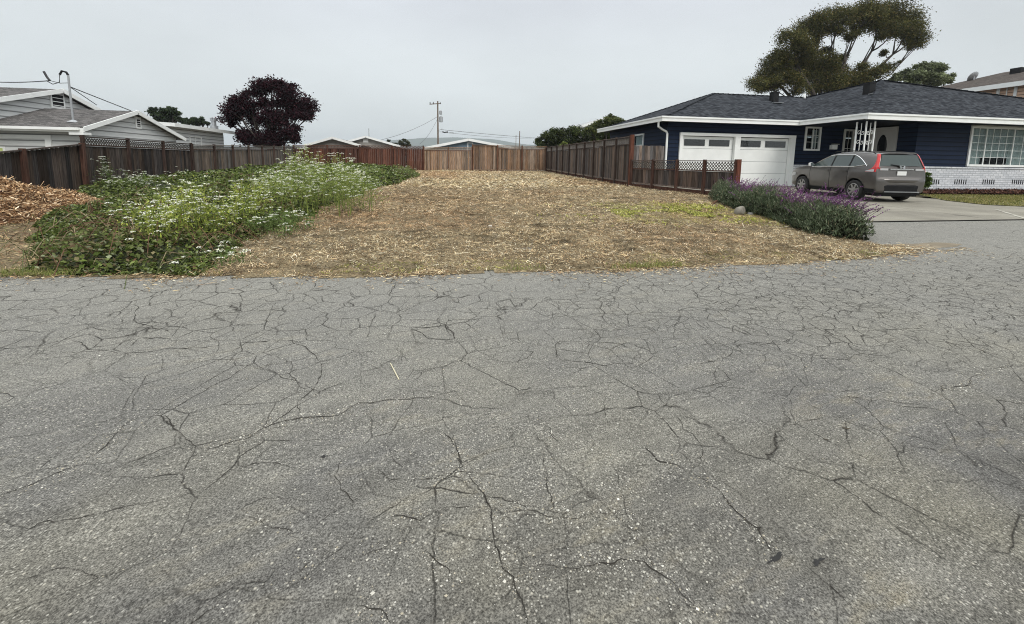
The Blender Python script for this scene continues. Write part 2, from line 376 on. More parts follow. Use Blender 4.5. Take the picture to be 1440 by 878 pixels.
# far sheet to the horizon; built square to the street view so that its slope has one clean crease
mb = MB(); yw = [-60, 40, 120, 600, 2000, 3600]; V = []
for q in yw:
    for xw in (-3500, 3500):
        V.append((xw*ct+q*st, -xw*st+q*ct, G*min(q, 40)-.05))
mb.add(V, [(2*i, 2*i+1, 2*i+3, 2*i+2) for i in range(len(yw)-1)]); tag(mb.build('ground', M['earth']), kind='structure')

def edge_y(x):      # where the lot meets the street
    return 5.05+.02*np.sin(x*2.1)+.05*vnoise(x, x*0, 1.3, 2)+.03*vnoise(x, x*0, 5., 3)+np.where(x < 0, (-x)*.085, 0)+np.where(x > 5, (x-5)*.16, 0)
def right_x(y):
    return np.interp(y, [5.4, 5.75, 6.05, 6.4, 7.2, 8.4, 11.2, 13.4, 14.5, 18.5, 34.5], [7.3, 7.3, 7.3, 7.4, 7.85, 8.3, 9.1, 10.3, 10.1, 8.6, 8.55])
def in_lot(x, y):
    n = .10*vnoise(x, y, 1.7, 4)+.06*vnoise(x, y, 6., 5)
    return (y > edge_y(x)+n*.5) & (x < right_x(y)+n) & (x > -10.9) & (y < 34.5)
def weed_x(y):      # right edge of the bramble patch
    return np.interp(y, [4.5, 5.5, 6.3, 7.9, 11.9, 16, 20, 26.5, 28.5, 29], [-2.9, -2.85, -2.75, -2.8, -2.95, -2.6, -2.0, -1.25, -1.6, -4.])
def straw_z(x, y):
    e = np.clip((y-edge_y(x))*1.6, 0, 1)*np.clip((right_x(y)-x)*1.6, 0, 1); return .001+e*(.03*(vnoise(x, y, .8, 7)+1)+.016*vnoise(x, y, 3.2, 8)+.008*vnoise(x, y, 9., 10))

# street asphalt, with the apron reaching to the driveway joint on the right
mb = MB()
ys_ = [-30, -10, 0, 3, 5.6]; V = []
def poly(name, mat, pts, dz, kind='structure'):
    m = MB(); m.add([g3(x, y, dz) for x, y in pts], [tuple(range(len(pts)))]); return tag(m.build(name, mat), kind=kind)
poly('road', M['asphalt'], [(-50, -22), (50, -22), (50, 8.30), (7.0, 8.22), (7.0, 6.6), (-50, 6.6)], 0.)
poly('driveway', M['concrete'], [(7.9, 8.27), (22.3, 8.36), (19.2, 12.4), (17.9, 13.2), (17.7, 19.25), (8.7, 19.25), (8.7, 16.5), (8.7, 13.5)], .012)
poly('pavement_concrete', M['concrete'], [(22.34, 8.36), (60, 8.6), (60, 10.9), (19.7, 11.9)], .010)
# joint lines: narrow dark gaps and pale mortar strips
M['gap'] = plain('dirt_filled_joint', (.03, .027, .022), .95, .3, 8.)
M['pale'] = plain('pale_joint', (.42, .40, .34), .9, .2, 8.)
def strip(mb, p, q, w, dz, n=24, jit=.0):
    p = np.array(p, float); q = np.array(q, float); d = (q-p)/np.linalg.norm(q-p); b = np.array([-d[1], d[0]])
    V = []
    for i in range(n+1):
        c = p+(q-p)*i/n+b*random.gauss(0, 1)*jit; ww = w*random.uniform(.6, 1.3)/2
        for s in (-1, 1): V.append(g3(*(c+b*s*ww), dz))
    mb.add(V, [(2*i, 2*i+2, 2*i+3, 2*i+1) for i in range(n)])
mb = MB(); strip(mb, (7.9, 8.27), (50, 8.36), .05, .018, 60, .008); strip(mb, (13.2, 9.0), (18.6, 8.9), .015, .018, 20, .01)
strip(mb, (9.5, 12.), (19., 12.3), .02, .018, 30, .01); strip(mb, (13.4, 8.3), (13.9, 19.2), .02, .018, 30, .01)
tag(mb.build('driveway_joint', M['gap']), kind='structure')
mb = MB(); a = gnd(1400, 296); b_ = gnd(1440, 309)
strip(mb, gnd(1402, 296)[:2], gnd(1440, 308)[:2], .07, .020, 12, .005); strip(mb, gnd(1242, 297)[:2], gnd(1312, 299)[:2], .05, .019, 12, .01)
tag(mb.build('pale_joint', M['pale']), kind='structure')

# lot surface
xs = np.arange(-11, 10.8, .12); ys = np.arange(4.8, 34.7, .12)
X, Y = np.meshgrid(xs, ys, indexing='ij'); Z = gz(X, Y)+.004+straw_z(X, Y); ny = len(ys)
i, j = np.meshgrid(np.arange(len(xs)-1), np.arange(ny-1), indexing='ij'); a = (i*ny+j).ravel()
keep = in_lot(X[:-1, :-1]+.06, Y[:-1, :-1]+.06).ravel()
mb = MB(); mb.bulk(np.stack([X, Y, Z], -1).reshape(-1, 3), np.stack([a, a+ny, a+ny+1, a+1], 1)[keep]); tag(mb.build('lot_soil', M['soil'], smooth=True), kind='structure')

# chopped straw on the lot
def scatter(n, x0, x1, y0, y1, dens=None):
    x = rnd(n, x0, x1); y = rnd(n, y0, y1); k = in_lot(x, y-.03) & (x > weed_x(y)-.5)
    if dens is not None: k &= rnd(n) < dens(x, y)
    x, y = x[k], y[k]; return np.stack([x, y, gz(x, y)+.01+straw_z(x, y)], 1)
SC = [(.74, .62, .40), (.58, .46, .27), (.40, .29, .165), (.19, .13, .075), (.06, .042, .028), (.90, .82, .62), (.44, .28, .155)]
def straw_cols(P, wt):
    C = pal(len(P), SC, wt, .2)
    g = np.clip(1-((P[:, 0]-6.0)/2.6)**2-((P[:, 1]-10.)/2.4)**2+.6*vnoise(P[:, 0], P[:, 1], 1.3, 9), 0, 1)
    k = rnd(len(P)) < g*.6; C[k] = pal(k.sum(), [(.44, .43, .13), (.30, .31, .10), (.60, .57, .22)], jit=.2)
    k = (rnd(len(P)) < .35*np.clip(vnoise(P[:, 0], P[:, 1], 2., 12)*2, 0, 1)*(P[:, 1] < 5.6)); C[k] = pal(k.sum(), [(.25, .27, .06), (.36, .36, .10)], jit=.2)
    r = np.clip(vnoise(P[:, 0], P[:, 1], .45, 13)*.9+.35*(P[:, 0] < 1), 0, 1)[:, None]   # redder, older chips
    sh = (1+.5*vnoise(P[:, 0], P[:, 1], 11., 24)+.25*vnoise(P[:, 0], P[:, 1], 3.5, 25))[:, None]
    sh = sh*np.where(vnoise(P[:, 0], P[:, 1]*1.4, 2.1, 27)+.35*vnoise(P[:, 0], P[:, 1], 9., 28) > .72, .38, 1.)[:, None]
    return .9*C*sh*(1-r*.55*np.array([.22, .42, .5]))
mb = MB()
den = lambda x, y: (.62+.30*vnoise(x, y, 1.2, 21))*np.clip(.75+.9*vnoise(x, y, 9., 23), .05, 1)
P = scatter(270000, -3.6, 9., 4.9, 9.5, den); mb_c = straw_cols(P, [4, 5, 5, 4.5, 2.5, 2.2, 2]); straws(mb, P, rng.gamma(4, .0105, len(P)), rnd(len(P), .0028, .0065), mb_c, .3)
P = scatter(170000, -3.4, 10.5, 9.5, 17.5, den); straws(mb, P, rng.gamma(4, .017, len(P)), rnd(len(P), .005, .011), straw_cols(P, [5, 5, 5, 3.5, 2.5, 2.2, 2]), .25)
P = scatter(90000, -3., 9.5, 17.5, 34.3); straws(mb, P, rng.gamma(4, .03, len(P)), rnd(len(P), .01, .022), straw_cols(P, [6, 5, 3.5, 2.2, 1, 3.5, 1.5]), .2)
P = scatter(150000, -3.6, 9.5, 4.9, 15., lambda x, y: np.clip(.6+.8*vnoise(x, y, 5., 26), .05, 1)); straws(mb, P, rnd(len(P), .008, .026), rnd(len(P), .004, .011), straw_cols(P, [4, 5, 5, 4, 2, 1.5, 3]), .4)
# a few long stalks, and wisps that strayed over the asphalt edge
P = scatter(500, -3, 8.5, 5., 9.); straws(mb, P+np.array([0, 0, .012]), rnd(len(P), .09, .2), rnd(len(P), .003, .006), pal(len(P), SC[:2]+[SC[5]]), .2)
n = 16000; x = rnd(n, -6., 8.6); y = edge_y(x)+.06-np.abs(rng.normal(size=n))*np.where(rnd(n) < .3, .30, .11); k = rnd(n) < .5+.5*vnoise(x, x*0, 2., 14); x, y = x[k], y[k]
straws(mb, np.stack([x, y, gz(x, y)+.009], 1), rng.gamma(4, .008, len(x)), rnd(len(x), .003, .009), pal(len(x), SC, [2, 3, 4, 5, 3, 1, 3]), .1)
n = 4500; x = rnd(n, 7., 9.); y = 5.75+(x-8)*.10+rng.normal(size=n)*.17; k = rnd(n) < np.clip((8.3-x)/1.4, 0, 1)**1.7; x, y = x[k], y[k]
straws(mb, np.stack([x, y, gz(x, y)+.008], 1), rng.gamma(4, .014, len(x)), rnd(len(x), .004, .009), pal(len(x), SC), .1)
tag(mb.build('straw', M['straw']), 'chopped dry straw and stalks strewn over the cleared lot', 'straw', kind='stuff')
# dirt washed out beyond the corner of the lot
M['dirt'] = plain('washed_dirt', (.20, .165, .115), .95, .3, 2.5, bmp=.5)
def blob(name, mat, cx, cy, rx, ry, dz, seed, n=48, tilt=0.):
    m = MB(); V = []
    for i in range(n):
        a = 2*math.pi*i/n; r = 1+(.28 if name != 'tar_spot' else .75)*float(vnoise(math.cos(a)*2+seed, math.sin(a)*2, 1.1, seed))+.1*float(vnoise(math.cos(a)*7+seed, math.sin(a)*7, 1., seed+1))
        x, y = rx*r*math.cos(a), ry*r*math.sin(a); V.append(g3(cx+x*math.cos(tilt)-y*math.sin(tilt), cy+x*math.sin(tilt)+y*math.cos(tilt), dz))
    m.add(V, [tuple(range(n))]); return tag(m.build(name, mat), kind='structure')
blob('dirt_patch', M['dirt'], 7.9, 5.85, 1.0, .22, .0035, 3, tilt=.1)
x = rnd(900, 4., 11.); 

# lawn strip and bark bed in front of the blue house
lawn = [gnd(1292, 275)[:2], gnd(1440, 276)[:2], (34, 14.2), (34, 11.2), gnd(1440, 291.5)[:2], gnd(1385, 289)[:2], gnd(1330, 283)[:2]]
poly('lawn', M['lawnsoil'], lawn, .03)
poly('bark_bed', M['barkmulch'], [(19.2, 15.0), (21.2, 14.8), (34, 14.4), (34, 16.2), (21.1, 16.2), (19.3, 16.0)], .045)
def inpoly(x, y, P):
    r = np.zeros(len(x), bool); n = len(P)
    for i in range(n):
        (x1, y1), (x2, y2) = P[i], P[(i+1) % n]
        c = ((y1 > y) != (y2 > y)) & (x < (x2-x1)*(y-y1)/(y2-y1+1e-9)+x1); r ^= c
    return r
n = 60000; x = rnd(n, 16, 30); y = rnd(n, 10.5, 15.5); k = inpoly(x, y, lawn) & (rnd(n) < .55+.6*vnoise(x, y, .9, 31)); x, y = x[k], y[k]
mb = MB(); P = np.stack([x, y, gz(x, y)+.045], 1); leaves(mb, P, rnd(len(x), .05, .12), .018, pal(len(x), [(.20, .20, .06), (.30, .27, .10), (.12, .15, .04), (.36, .30, .15)]), 0., np.array([0, 0, 1.]))
tag(mb.build('lawn_grass', M['leaf']), 'patchy yellow-green lawn grass before the white brick wall', 'grass', kind='stuff')
n = 9000; x = rnd(n, 19.2, 29); y = rnd(n, 14.5, 16.15); mb = MB()
P = np.stack([x, y, gz(x, y)+.06+.03*rnd(n)], 1); straws(mb, P, rnd(n, .05, .12), rnd(n, .02, .04), pal(n, [(.12, .055, .04), (.08, .04, .03), (.18, .10, .07), (.04, .028, .022)]), .5)
tag(mb.build('bark_chips', M['straw']), 'red-brown bark chips in the bed along the brick wall', 'bark chips', kind='stuff')

# ------------------------------------------------------------------ hand followed cracks in the asphalt
CR = [(7, [(0,698),(50,680),(78,666),(115,654),(149,628),(191,588)]), (8, [(285,635),(351,616),(385,597),(424,588),(472,585),(505,567),(545,563),(603,559)]),
 (4, [(418,567),(424,588)]), (5, [(418,567),(448,533),(453,514),(430,488),(410,472)]), (5, [(231,585),(246,604),(270,622),(285,635)]), (5, [(285,635),(253,654),(229,675)]),
 (6, [(738,585),(773,601),(785,623),(835,632),(858,646),(868,667),(874,691),(884,729),(894,764)]), (11, [(908,630),(926,649),(971,665),(1002,684),(1023,705),(1047,729),(1070,743),(1078,764),(1088,780)]),
 (5, [(943,580),(959,603),(980,618),(985,646),(969,663)]), (4, [(868,660),(894,656),(929,654)]), (6, [(700,722),(752,719),(783,729),(839,721),(881,722)]),
 (6, [(764,636),(766,663),(775,698),(782,719)]), (9, [(731,799),(769,795),(797,799),(849,792),(874,787),(905,790),(947,820),(975,850),(990,878)]), (9, [(700,771),(706,792),(722,812),(735,850),(742,878)]),
 (6, [(617,606),(637,622),(648,649),(655,665)]), (15, [(655,665),(672,688),(691,719),(693,747),(700,774),(712,800)]), (6, [(572,675),(610,675),(627,667),(651,663)]), (4, [(533,660),(547,677),(572,675)]),
 (9, [(551,728),(568,726),(591,733),(610,719)]), (4, [(610,719),(648,715),(676,712)]), (7, [(335,729),(353,729),(381,741),(420,752)]), (10, [(408,816),(433,792),(460,778)]), (9, [(502,790),(533,774),(560,765)]),
 (7, [(150,820),(200,792),(238,769),(294,766)]), (5, [(140,722),(180,712),(235,701),(290,690)]), (5, [(495,637),(478,651),(470,670),(480,690),(500,720)]), (9, [(589,773),(610,785),(629,799),(640,830)]),
 (12, [(270,878),(283,868),(304,854)]), (11, [(500,850),(540,862),(550,878)]), (5, [(784,505),(786,481),(830,481),(873,484),(900,498),(890,512),(848,515),(784,505)]),
 (5, [(574,462),(588,461),(626,458),(640,477),(604,477),(574,462)]), (4, [(605,512),(592,529),(578,541)]), (6, [(560,560),(602,559),(640,550),(661,571)]), (4, [(668,519),(710,513),(751,495),(699,497),(690,510)]),
 (5, [(675,598),(709,596)]), (4, [(675,598),(680,612)]), (5, [(978,512),(1009,505),(1048,484),(1107,484),(1122,477)]), (4, [(1138,505),(1242,500),(1266,505)]), (5, [(1113,460),(1150,463),(1183,465),(1235,464),(1300,462)]),
 (6, [(1308,560),(1340,545),(1374,527),(1400,519),(1425,514),(1440,516)]), (4, [(925,552),(943,580)]), (4, [(1000,491),(1040,494),(1075,494)]), (4, [(1306,512),(1345,522),(1360,525)]), (3, [(1080,610),(1150,590),(1230,560)]),
 (5, [(640,640),(655,665)]), (4, [(190,430),(215,462),(240,468)]), (4, [(98,478),(125,492),(180,497),(240,490),(345,482),(430,484)]), (3, [(120,455),(145,465),(170,467)]), (4, [(1120,790),(1160,820),(1195,850),(1210,878)]),
 (5, [(0,760),(60,735),(140,722)]), (4, [(300,690),(350,655),(365,652),(430,660)]), (4, [(360,653),(380,630),(382,622)]), (4, [(480,700),(430,705),(372,700),(345,712),(320,735)]),
 (3, [(545,400),(575,395),(600,410)]), (3, [(10,440),(30,448),(60,450)]), (4, [(20,820),(90,800),(150,820)]), (5, [(960,700),(968,680)]), (4, [(855,600),(850,580),(852,560),(830,545)])]
def crack(mb, w, pts):
    P = [Vector(gnd(*p)) for p in pts]; Q = [P[0]]
    for a, b in zip(P[:-1], P[1:]):
        n = max(2, int((b-a).length/.011)); per = Vector((-(b-a).y, (b-a).x, 0)); 
        for k in range(1, n+1):
            t = k/n; env = math.sin(math.pi*t); base = a.lerp(b, t)
            q = base+per*env*.13*float(vnoise(base.x, base.y, 4.5, 41))+per.normalized()*(.009*float(vnoise(base.x, base.y, 15., 42))+.0042*float(vnoise(base.x, base.y, 55., 43)))*min(1, env*4); Q.append(q)
    V = []; n = len(Q); CQ.extend([(q.x, q.y) for q in Q] if w > 5 else [])
    for i, q in enumerate(Q):
        d = (Q[min(i+1, n-1)]-Q[max(i-1, 0)]); d.normalize(); b = Vector((-d.y, d.x, 0))
        ww = (.0004+w*(.00013+.00009*max(0, q.y-1.5)))*min(1, i/8+.2, (n-1-i)/8+.2)*(1+.7*float(vnoise(q.x, q.y, 33., 44)))*max(.35, 1.+.8*float(vnoise(q.x, q.y, 5., 45)))
        for s, k in ((-1, 46), (1, 47)):
            e = q+b*s*ww*(1+.7*float(vnoise(q.x, q.y, 60., k))); V.append(g3(e.x, e.y, .0028))
    mb.add(V, [(2*i, 2*i+2, 2*i+3, 2*i+1) for i in range(n-1)])
M['crack'] = plain('open_crack', (.026, .023, .018), .95, .5, 40., bmp=0)
mb = MB()
CQ = []
for w_, p_ in CR: crack(mb, w_, p_)
tag(mb.build('road_crack', M['crack']), kind='structure')
# tar stains and dead leaves
M['tar'] = plain('tar_stain', (.02, .019, .018), .7, .2, 20., bmp=0)
for k, (X_, Y_, rx, ry) in enumerate([(455, 643, .022, .02), (1092, 785, .06, .018), (1150, 791, .045, .02)]):
    c = gnd(X_, Y_); blob('tar_spot', M['tar'], c[0], c[1], rx*.6, ry*.35, .0045, 9+k, 40, .3)
for k, (X_, Y_, l_, lab) in enumerate([(1190, 604, .035, 'small curled dry leaf lying on the asphalt, larger of the two'), (1161, 619, .022, 'tiny dark dry leaf lying on the asphalt, smaller of the two')]):
    c = Vector(gnd(X_, Y_)); m = MB(); V = []; n = 7
    for i in range(n+1):
        t = i/n; wd = .22*l_*math.sin(math.pi*min(.98, t+.03))
        for s in (-1, 0, 1): V.append((c.x+(t-.5)*l_, c.y-(t-.5)*l_*.5+s*wd, c.z+.003+l_*(.08*abs(s)+.12*(2*t-1)**2)))
    m.add(V, [(3*i+a_, 3*i+3+a_, 3*i+4+a_, 3*i+1+a_) for i in range(n) for a_ in (0, 1)], (.09, .075, .055))
    tag(m.build('dry_leaf', M['straw']), lab, 'leaf', 'dry leaves on the asphalt')
# loose grit
mb = MB(); n = 14000; x = rnd(n, -5, 7); y = rnd(n, .8, 5.); cq = np.array(CQ)[rng.integers(0, len(CQ), n//2)]; x[:n//2] = cq[:, 0]+rng.normal(size=n//2)*.035; y[:n//2] = cq[:, 1]+rng.normal(size=n//2)*.03; near = np.arange(n) < n//2; pn = vnoise(x, y*1.9, .9, 51)
k = (rnd(n) < np.clip((pn-.05)*1.6, 0, 1)+.05) | ((y < 1.45) & (rnd(n) < .25)) | (near & (rnd(n) < np.clip(.35+vnoise(x, y, 1.5, 52), 0, 1))); k &= y < 5; x, y = x[k], y[k]
OC = np.array([(1, 0, 0), (0, 1, 0), (-1, 0, 0), (0, -1, 0), (0, 0, 1)], float); n = len(x)
sz = rng.gamma(2.5, .0009, n).clip(.0008, .007); V = (OC[None]*(rnd((n*5)*3).reshape(n, 5, 3)*.7+.6))*sz[:, None, None]*np.array([1, 1, .7])+np.stack([x, y, gz(x, y)+.001], 1)[:, None]
Q = np.array([(0, 1, 4), (1, 2, 4), (2, 3, 4), (3, 0, 4)]); Fq = (np.arange(n)[:, None, None]*5+Q[None]).reshape(-1, 3)
mb.bulk(V.reshape(-1, 3), Fq, np.repeat(pal(n, [(.50, .48, .42), (.62, .60, .54), (.30, .28, .24), (.16, .15, .14), (.40, .36, .28)], [3, 2, 3, 1, 2]), 4, 0))
tag(mb.build('grit', M['straw']), 'loose pale grit scattered on the cracked asphalt', 'grit', kind='stuff')
m = MB(); a = Vector(gnd(549, 512)); b = Vector(gnd(561, 535)); m.bar(a+Vector((0, 0, .006)), b+Vector((0, 0, .006)), .006, .004, (.6, .55, .4)); tag(m.build('dry_stalk', M['straw']), 'single pale dry stalk lying on the asphalt', 'stalk')
# ------------------------------------------------------------------ fences
def lattice(mb, A, B, za, zb, h, n_out, col, sp=.075, w=.028):
    A = Vector((*A, 0)); B = Vector((*B, 0)); L = (B-A).length; d = (B-A)/L; nv = Vector((*n_out, 0))
    def P(s, t, o): # s along, t height from bottom
        zz = za+(zb-za)*s/L
        return A+d*s+Vector((0, 0, zz+t))+nv*o
    for sgn, o in ((1, .004), (-1, -.012)):
        s0 = -h
        while s0 < L+h:
            a, b = (s0, s0+h) if sgn > 0 else (s0+h, s0)
            # clip to the panel
            pts = []
            for s, t in ((a, 0), (b, h)): pts.append([s, t])
            (sa, ta), (sb, tb) = pts
            def clip(s, t, s2, t2):
                if s < 0: return 0, t+(t2-t)*(0-s)/(s2-s)
                if s > L: return L, t+(t2-t)*(L-s)/(s2-s)
                return s, t
            if not (max(sa, sb) <= 0 or min(sa, sb) >= L):
                (sa, ta), (sb, tb) = clip(sa, ta, sb, tb), clip(sb, tb, sa, ta)
                if abs(sa-sb) > .01: mb.bar(P(sa, ta, o), P(sb, tb, o), w, .008, col, up=nv)
            s0 += sp*1.414
def fence(name, label, A, B, top, nb, nout, lat=0., kick=0., cols=(.1, .08, .06), colp=(.09, .05, .035), colk=None, latc=None, bw=.14,
          post=.09, cap=True, latbays=None, group=None, front_post=True, frame=None, latsp=.075, base=None, posts=True):
    """top: (za, zb) absolute heights of the top edge at A and B"""
    t = thing(name, g3(*A), label, 'fence', group); A = np.array(A, float); B = np.array(B, float); L = np.linalg.norm(B-A); d = (B-A)/L; nv = np.array(nout, float)
    zt = lambda s: top[0]+(top[1]-top[0])*s/L
    gb = lambda s: float(gz(*(A+d*s)))-.05 if base is None else base
    bl = L/nb; colk = colk or colp; latc = latc or cols
    for i in range(nb):
        s0, s1 = i*bl, (i+1)*bl; mb = MB(); s = s0; zk = kick
        hl = lat if (latbays is None or i in latbays) else 0.
        while s < s1-.01:
            e = min(s+bw, s1); c = (s+e)/2; k = random.gauss(1, .3); k = max(.45, min(1.8, k)); tint = random.uniform(-.12, .12)
            q = [cc*k*(1+tint*m_) for cc, m_ in zip(cols, (1, 0, -1))]
            off = random.uniform(-.004, .004); a0 = A+d*(s+.004)+nv*off; b0 = A+d*(e-.004)+nv*off; o = nv*-.018
            zb_ = gb(c)+zk+random.uniform(0, .02); zz = zt(c)-hl-(.03 if cap or hl else random.uniform(0, .03))
            V = [(*p, z_) for z_ in (zb_, zz) for p in (a0, b0, b0+o, a0+o)]
            mb.add(V, [(0, 1, 5, 4), (1, 2, 6, 5), (2, 3, 7, 6), (3, 0, 4, 7), (4, 5, 6, 7), (3, 2, 1, 0)], q); s = e
        mb.build('board_panel', M['wood'], t)
        if hl:
            mb = MB(); p0, p1 = A+d*s0, A+d*s1; h = hl-.06
            lattice(mb, p0+nv*.0, p1+nv*.0, zt(s0)-hl+.02, zt(s1)-hl+.02, h, nv, latc, latsp)
            mb.bar((*(p0+nv*.015), zt(s0)-hl), (*(p1+nv*.015), zt(s1)-hl), .05, .045, colp)
            mb.build('lattice_panel', M['wood'], t)
        mb = MB()
        for zz in (lambda s_: gb(s_)+kick+.03,):
            mb.bar((*(A+d*s0+nv*.03), zz(s0)), (*(A+d*s1+nv*.03), zz(s1)), .05, .05, frame or cols)
        mb.build('bottom_rail', M['wood'], t)
        if kick:
            mb = MB(); mb.bar((*(A+d*s0+nv*.012), gb(s0)+kick/2-.01), (*(A+d*s1+nv*.012), gb(s1)+kick/2-.01), .03, kick-.03, colk); mb.build('kickboard', M['wood'], t)
    for i in range(nb+1):
        if not posts: break
        s = i*bl; p = A+d*s+nv*(.045 if front_post else -.05); mb = MB(); k = random.uniform(.8, 1.25)
        a_ = post/2; zz = zt(s)+(.05 if cap else .02)
        mb.box(p[0]-a_, p[0]+a_, p[1]-a_, p[1]+a_, gb(s)-.1, zz, tuple(c*k for c in colp)); mb.build('post', M['wood'], t)
    if cap:
        mb = MB(); mb.bar((*(A+nv*.02), zt(0)), (*(B+nv*.02), zt(L)), .12, .035, tuple(c*1.3 for c in cols)); mb.build('cap_rail', M['wood'], t)
    return t
DK, GR, RD, TN = (.050, .040, .035), (.135, .115, .10), (.088, .038, .026), (.23, .145, .085)
fence('wooden_fence', 'dark plain board fence with sloping top beside the wood chip pile', (-10.85, 9.4), (-10.85, 15.15), (1.13, 1.79), 3, (1, 0), cols=DK, colp=(.075, .040, .030), bw=.15, post=.10)
fence('wooden_fence', 'long dark brown fence with lattice top between the bramble patch and the grey house', (-10.85, 15.2), (-10.85, 21.), (2.03, 2.03), 3, (1, 0), lat=.25, cols=DK, colp=(.055, .036, .03), post=.08, latc=(.10, .085, .075))
fence('wooden_fence', 'weathered grey fence with pale top band, from the dark lattice fence to the plum tree', (-10.85, 21.05), (-10.85, 34.3), (1.99, 2.36), 7, (1, 0), lat=.2, cols=(.12, .10, .085), colp=(.075, .05, .04), latc=(.24, .22, .20), latsp=.055)
fence('wooden_fence', 'deep red-brown stained fence behind the white flowers', (-10.8, 34.4), (-1.35, 34.4), (2.45, 2.58), 4, (0, -1), lat=.2, cols=RD, colp=(.085, .038, .027), latc=(.12, .055, .04), post=.1)
fence('wooden_fence', 'low pale tan fence with lattice strip, left of the taller tan fence', (-1.3, 34.4), (2.45, 34.4), (2.50, 2.55), 2, (0, -1), lat=.23, cols=(.25, .17, .115), colp=(.17, .09, .055), latc=(.30, .25, .20), latsp=.055)
fence('wooden_fence', 'taller warm tan board fence at the back right of the lot', (2.5, 34.4), (8.5, 34.4), (2.76, 2.74), 3, (0, -1), lat=.24, kick=.16, cols=(.205, .135, .09), colp=(.13, .065, .042), latc=(.30, .24, .19), latbays=(1, 2), latsp=.055, colk=(.10, .04, .025))
fence('wooden_fence', 'long tall dark fence with grey lattice top along the right of the lot', (8.57, 18.6), (8.57, 34.3), (2.68, 2.68), 10, (-1, 0), lat=.34, kick=.26, cols=(.105, .085, .075), colp=(.060, .044, .037), colk=(.075, .036, .026), latc=(.20, .18, .165), latsp=.06, frame=(.16, .12, .10))
tl = fence('wooden_fence', 'low fence with open lattice top in front of the left garage door', (8.6, 18.4), (10.2, 13.5), (1.60, 1.60), 4, (-.951, -.31), lat=.36, kick=.24, cols=(.085, .066, .057), colp=(.085, .046, .035), colk=(.085, .042, .030), latc=(.13, .115, .10), post=.1, latsp=.085, frame=(.17, .13, .11))
mb = MB(); mb.box(10.12, 10.28, 13.4, 13.56, .1, 1.66, (.12, .045, .03)); mb.build('end_post', M['wood'], tl)
mb = MB(); mb.box(8.49, 8.65, 18.42, 18.56, .2, 2.76, (.12, .05, .034)); mb.build('end_post', M['wood'], [o for o in bpy.data.objects if o.get('label', '').startswith('long tall dark fence')][0])
fence('wooden_fence', 'short plain grey fence between the tall fence and the blue house', (8.7, 19.15), (10.62, 19.15), (2.33, 2.33), 1, (0, -1), cols=(.15, .125, .11), colp=(.16, .085, .055), cap=False, posts=False)

# ------------------------------------------------------------------ blue house
def onP(X, Y, p0, p1, p2):
    p0, p1, p2 = map(np.array, (p0, p1, p2)); n = np.cross(p1-p0, p2-p0); dd = ray(X, Y); o = np.array([0, 0, H]); t = n@(p0-o)/(n@dd); return o+t*dd
HB = thing('blue_house', g3(17, 19.2), 'single storey navy blue house with white trim, dark shingle roof and white brick base', 'house')
def P_(fn, name, mat, parent=HB, smooth=False): mb = MB(); fn(mb); return mb.build(name, mat, parent, smooth)
zb = .0
def walls(m):
    y, yb = 19.2, 26.2
    m.box(10.69, 11.31, y, y+.15, zb, 3.44); m.box(11.31, 17.59, y, y+.15, 2.975, 3.44)
    m.box(17.59, 18.15, y, y+.15, zb, 3.44); m.box(18.15, 19.07, y, y+.15, zb, 2.25); m.box(19.07, 20.42, y, y+.15, zb, 3.44)
    m.box(20.42, 21.07, y, y+.15, zb, 1.2); m.box(20.42, 21.07, y, y+.15, 3.36, 3.44)
    m.box(10.69, 10.84, y+.15, 21.62, zb, 3.44); m.box(10.69, 10.84, 22.93, yb, zb, 3.44); m.box(10.69, 10.84, 21.62, 22.93, zb, 2.4); m.box(10.69, 10.84, 21.62, 22.93, 3.05, 3.44)
    m.box(10.69, 40, yb, yb+.15, zb, 3.44); m.box(39.85, 40, 16.4, yb, zb, 3.44)
    m.box(21.07, 23.97, 16.2, 16.35, 1.5, 3.44); m.box(27.75, 40, 16.2, 16.35, 1.5, 3.44); m.box(23.97, 27.75, 16.2, 16.35, 1.5, 1.56)
    m.box(21.07, 21.2, 16.35, 17.05, zb, 3.44); m.box(21.07, 21.2, 18.35, 19.2, zb, 3.44)
P_(walls, 'wall', M['navy'])
def bricks(m): m.box(21.0, 40, 16.1, 16.195, zb, 1.46); m.box(20.98, 40, 16.06, 16.195, 1.462, 1.53); m.box(17.6, 20.4, 19.08, 19.195, zb, 1.46); m.box(17.6, 20.4, 19.05, 19.195, 1.462, 1.53); m.box(20.97, 21.068, 16.2, 17.0, zb, 1.5)
br = P_(bricks, 'brick_base', M['brick'])
for X_ in (1312, 1350.5, 1390, 1431, 1472):
    m = MB(); c = onY(X_, 256, 16.1)
    for i in range(6): m.box(c[0]-.34+i*.125, c[0]-.34+i*.125+.045, 16.09, 16.097, c[2]-.11, c[2]+.11)
    m.build('foundation_vent', M['dark'], br)
CL, VV, AG, PP, BL = (10.1, 18.6, 3.6), (17.25, 18.6, 3.6), (15., 22.3, 5.4), (20.9, 22.3, 5.4), (10.1, 26.8, 3.6)
CC, AA, DD, EE = (17.25, 15.2, 3.6), (21.2, 18.2, 5.65), (40.6, 15.2, 3.6), (40.6, 26.8, 3.6)
def roof(m):
    for f in ([CL, VV, PP, AG], [BL, CL, AG], [CC, DD, AA], [VV, CC, AA], [VV, AA, PP], [AA, DD, EE], [AA, EE, PP], [PP, EE, BL, AG]): m.prism(f, (0, 0, -.06))
rf = P_(roof, 'roof', M['roof'])
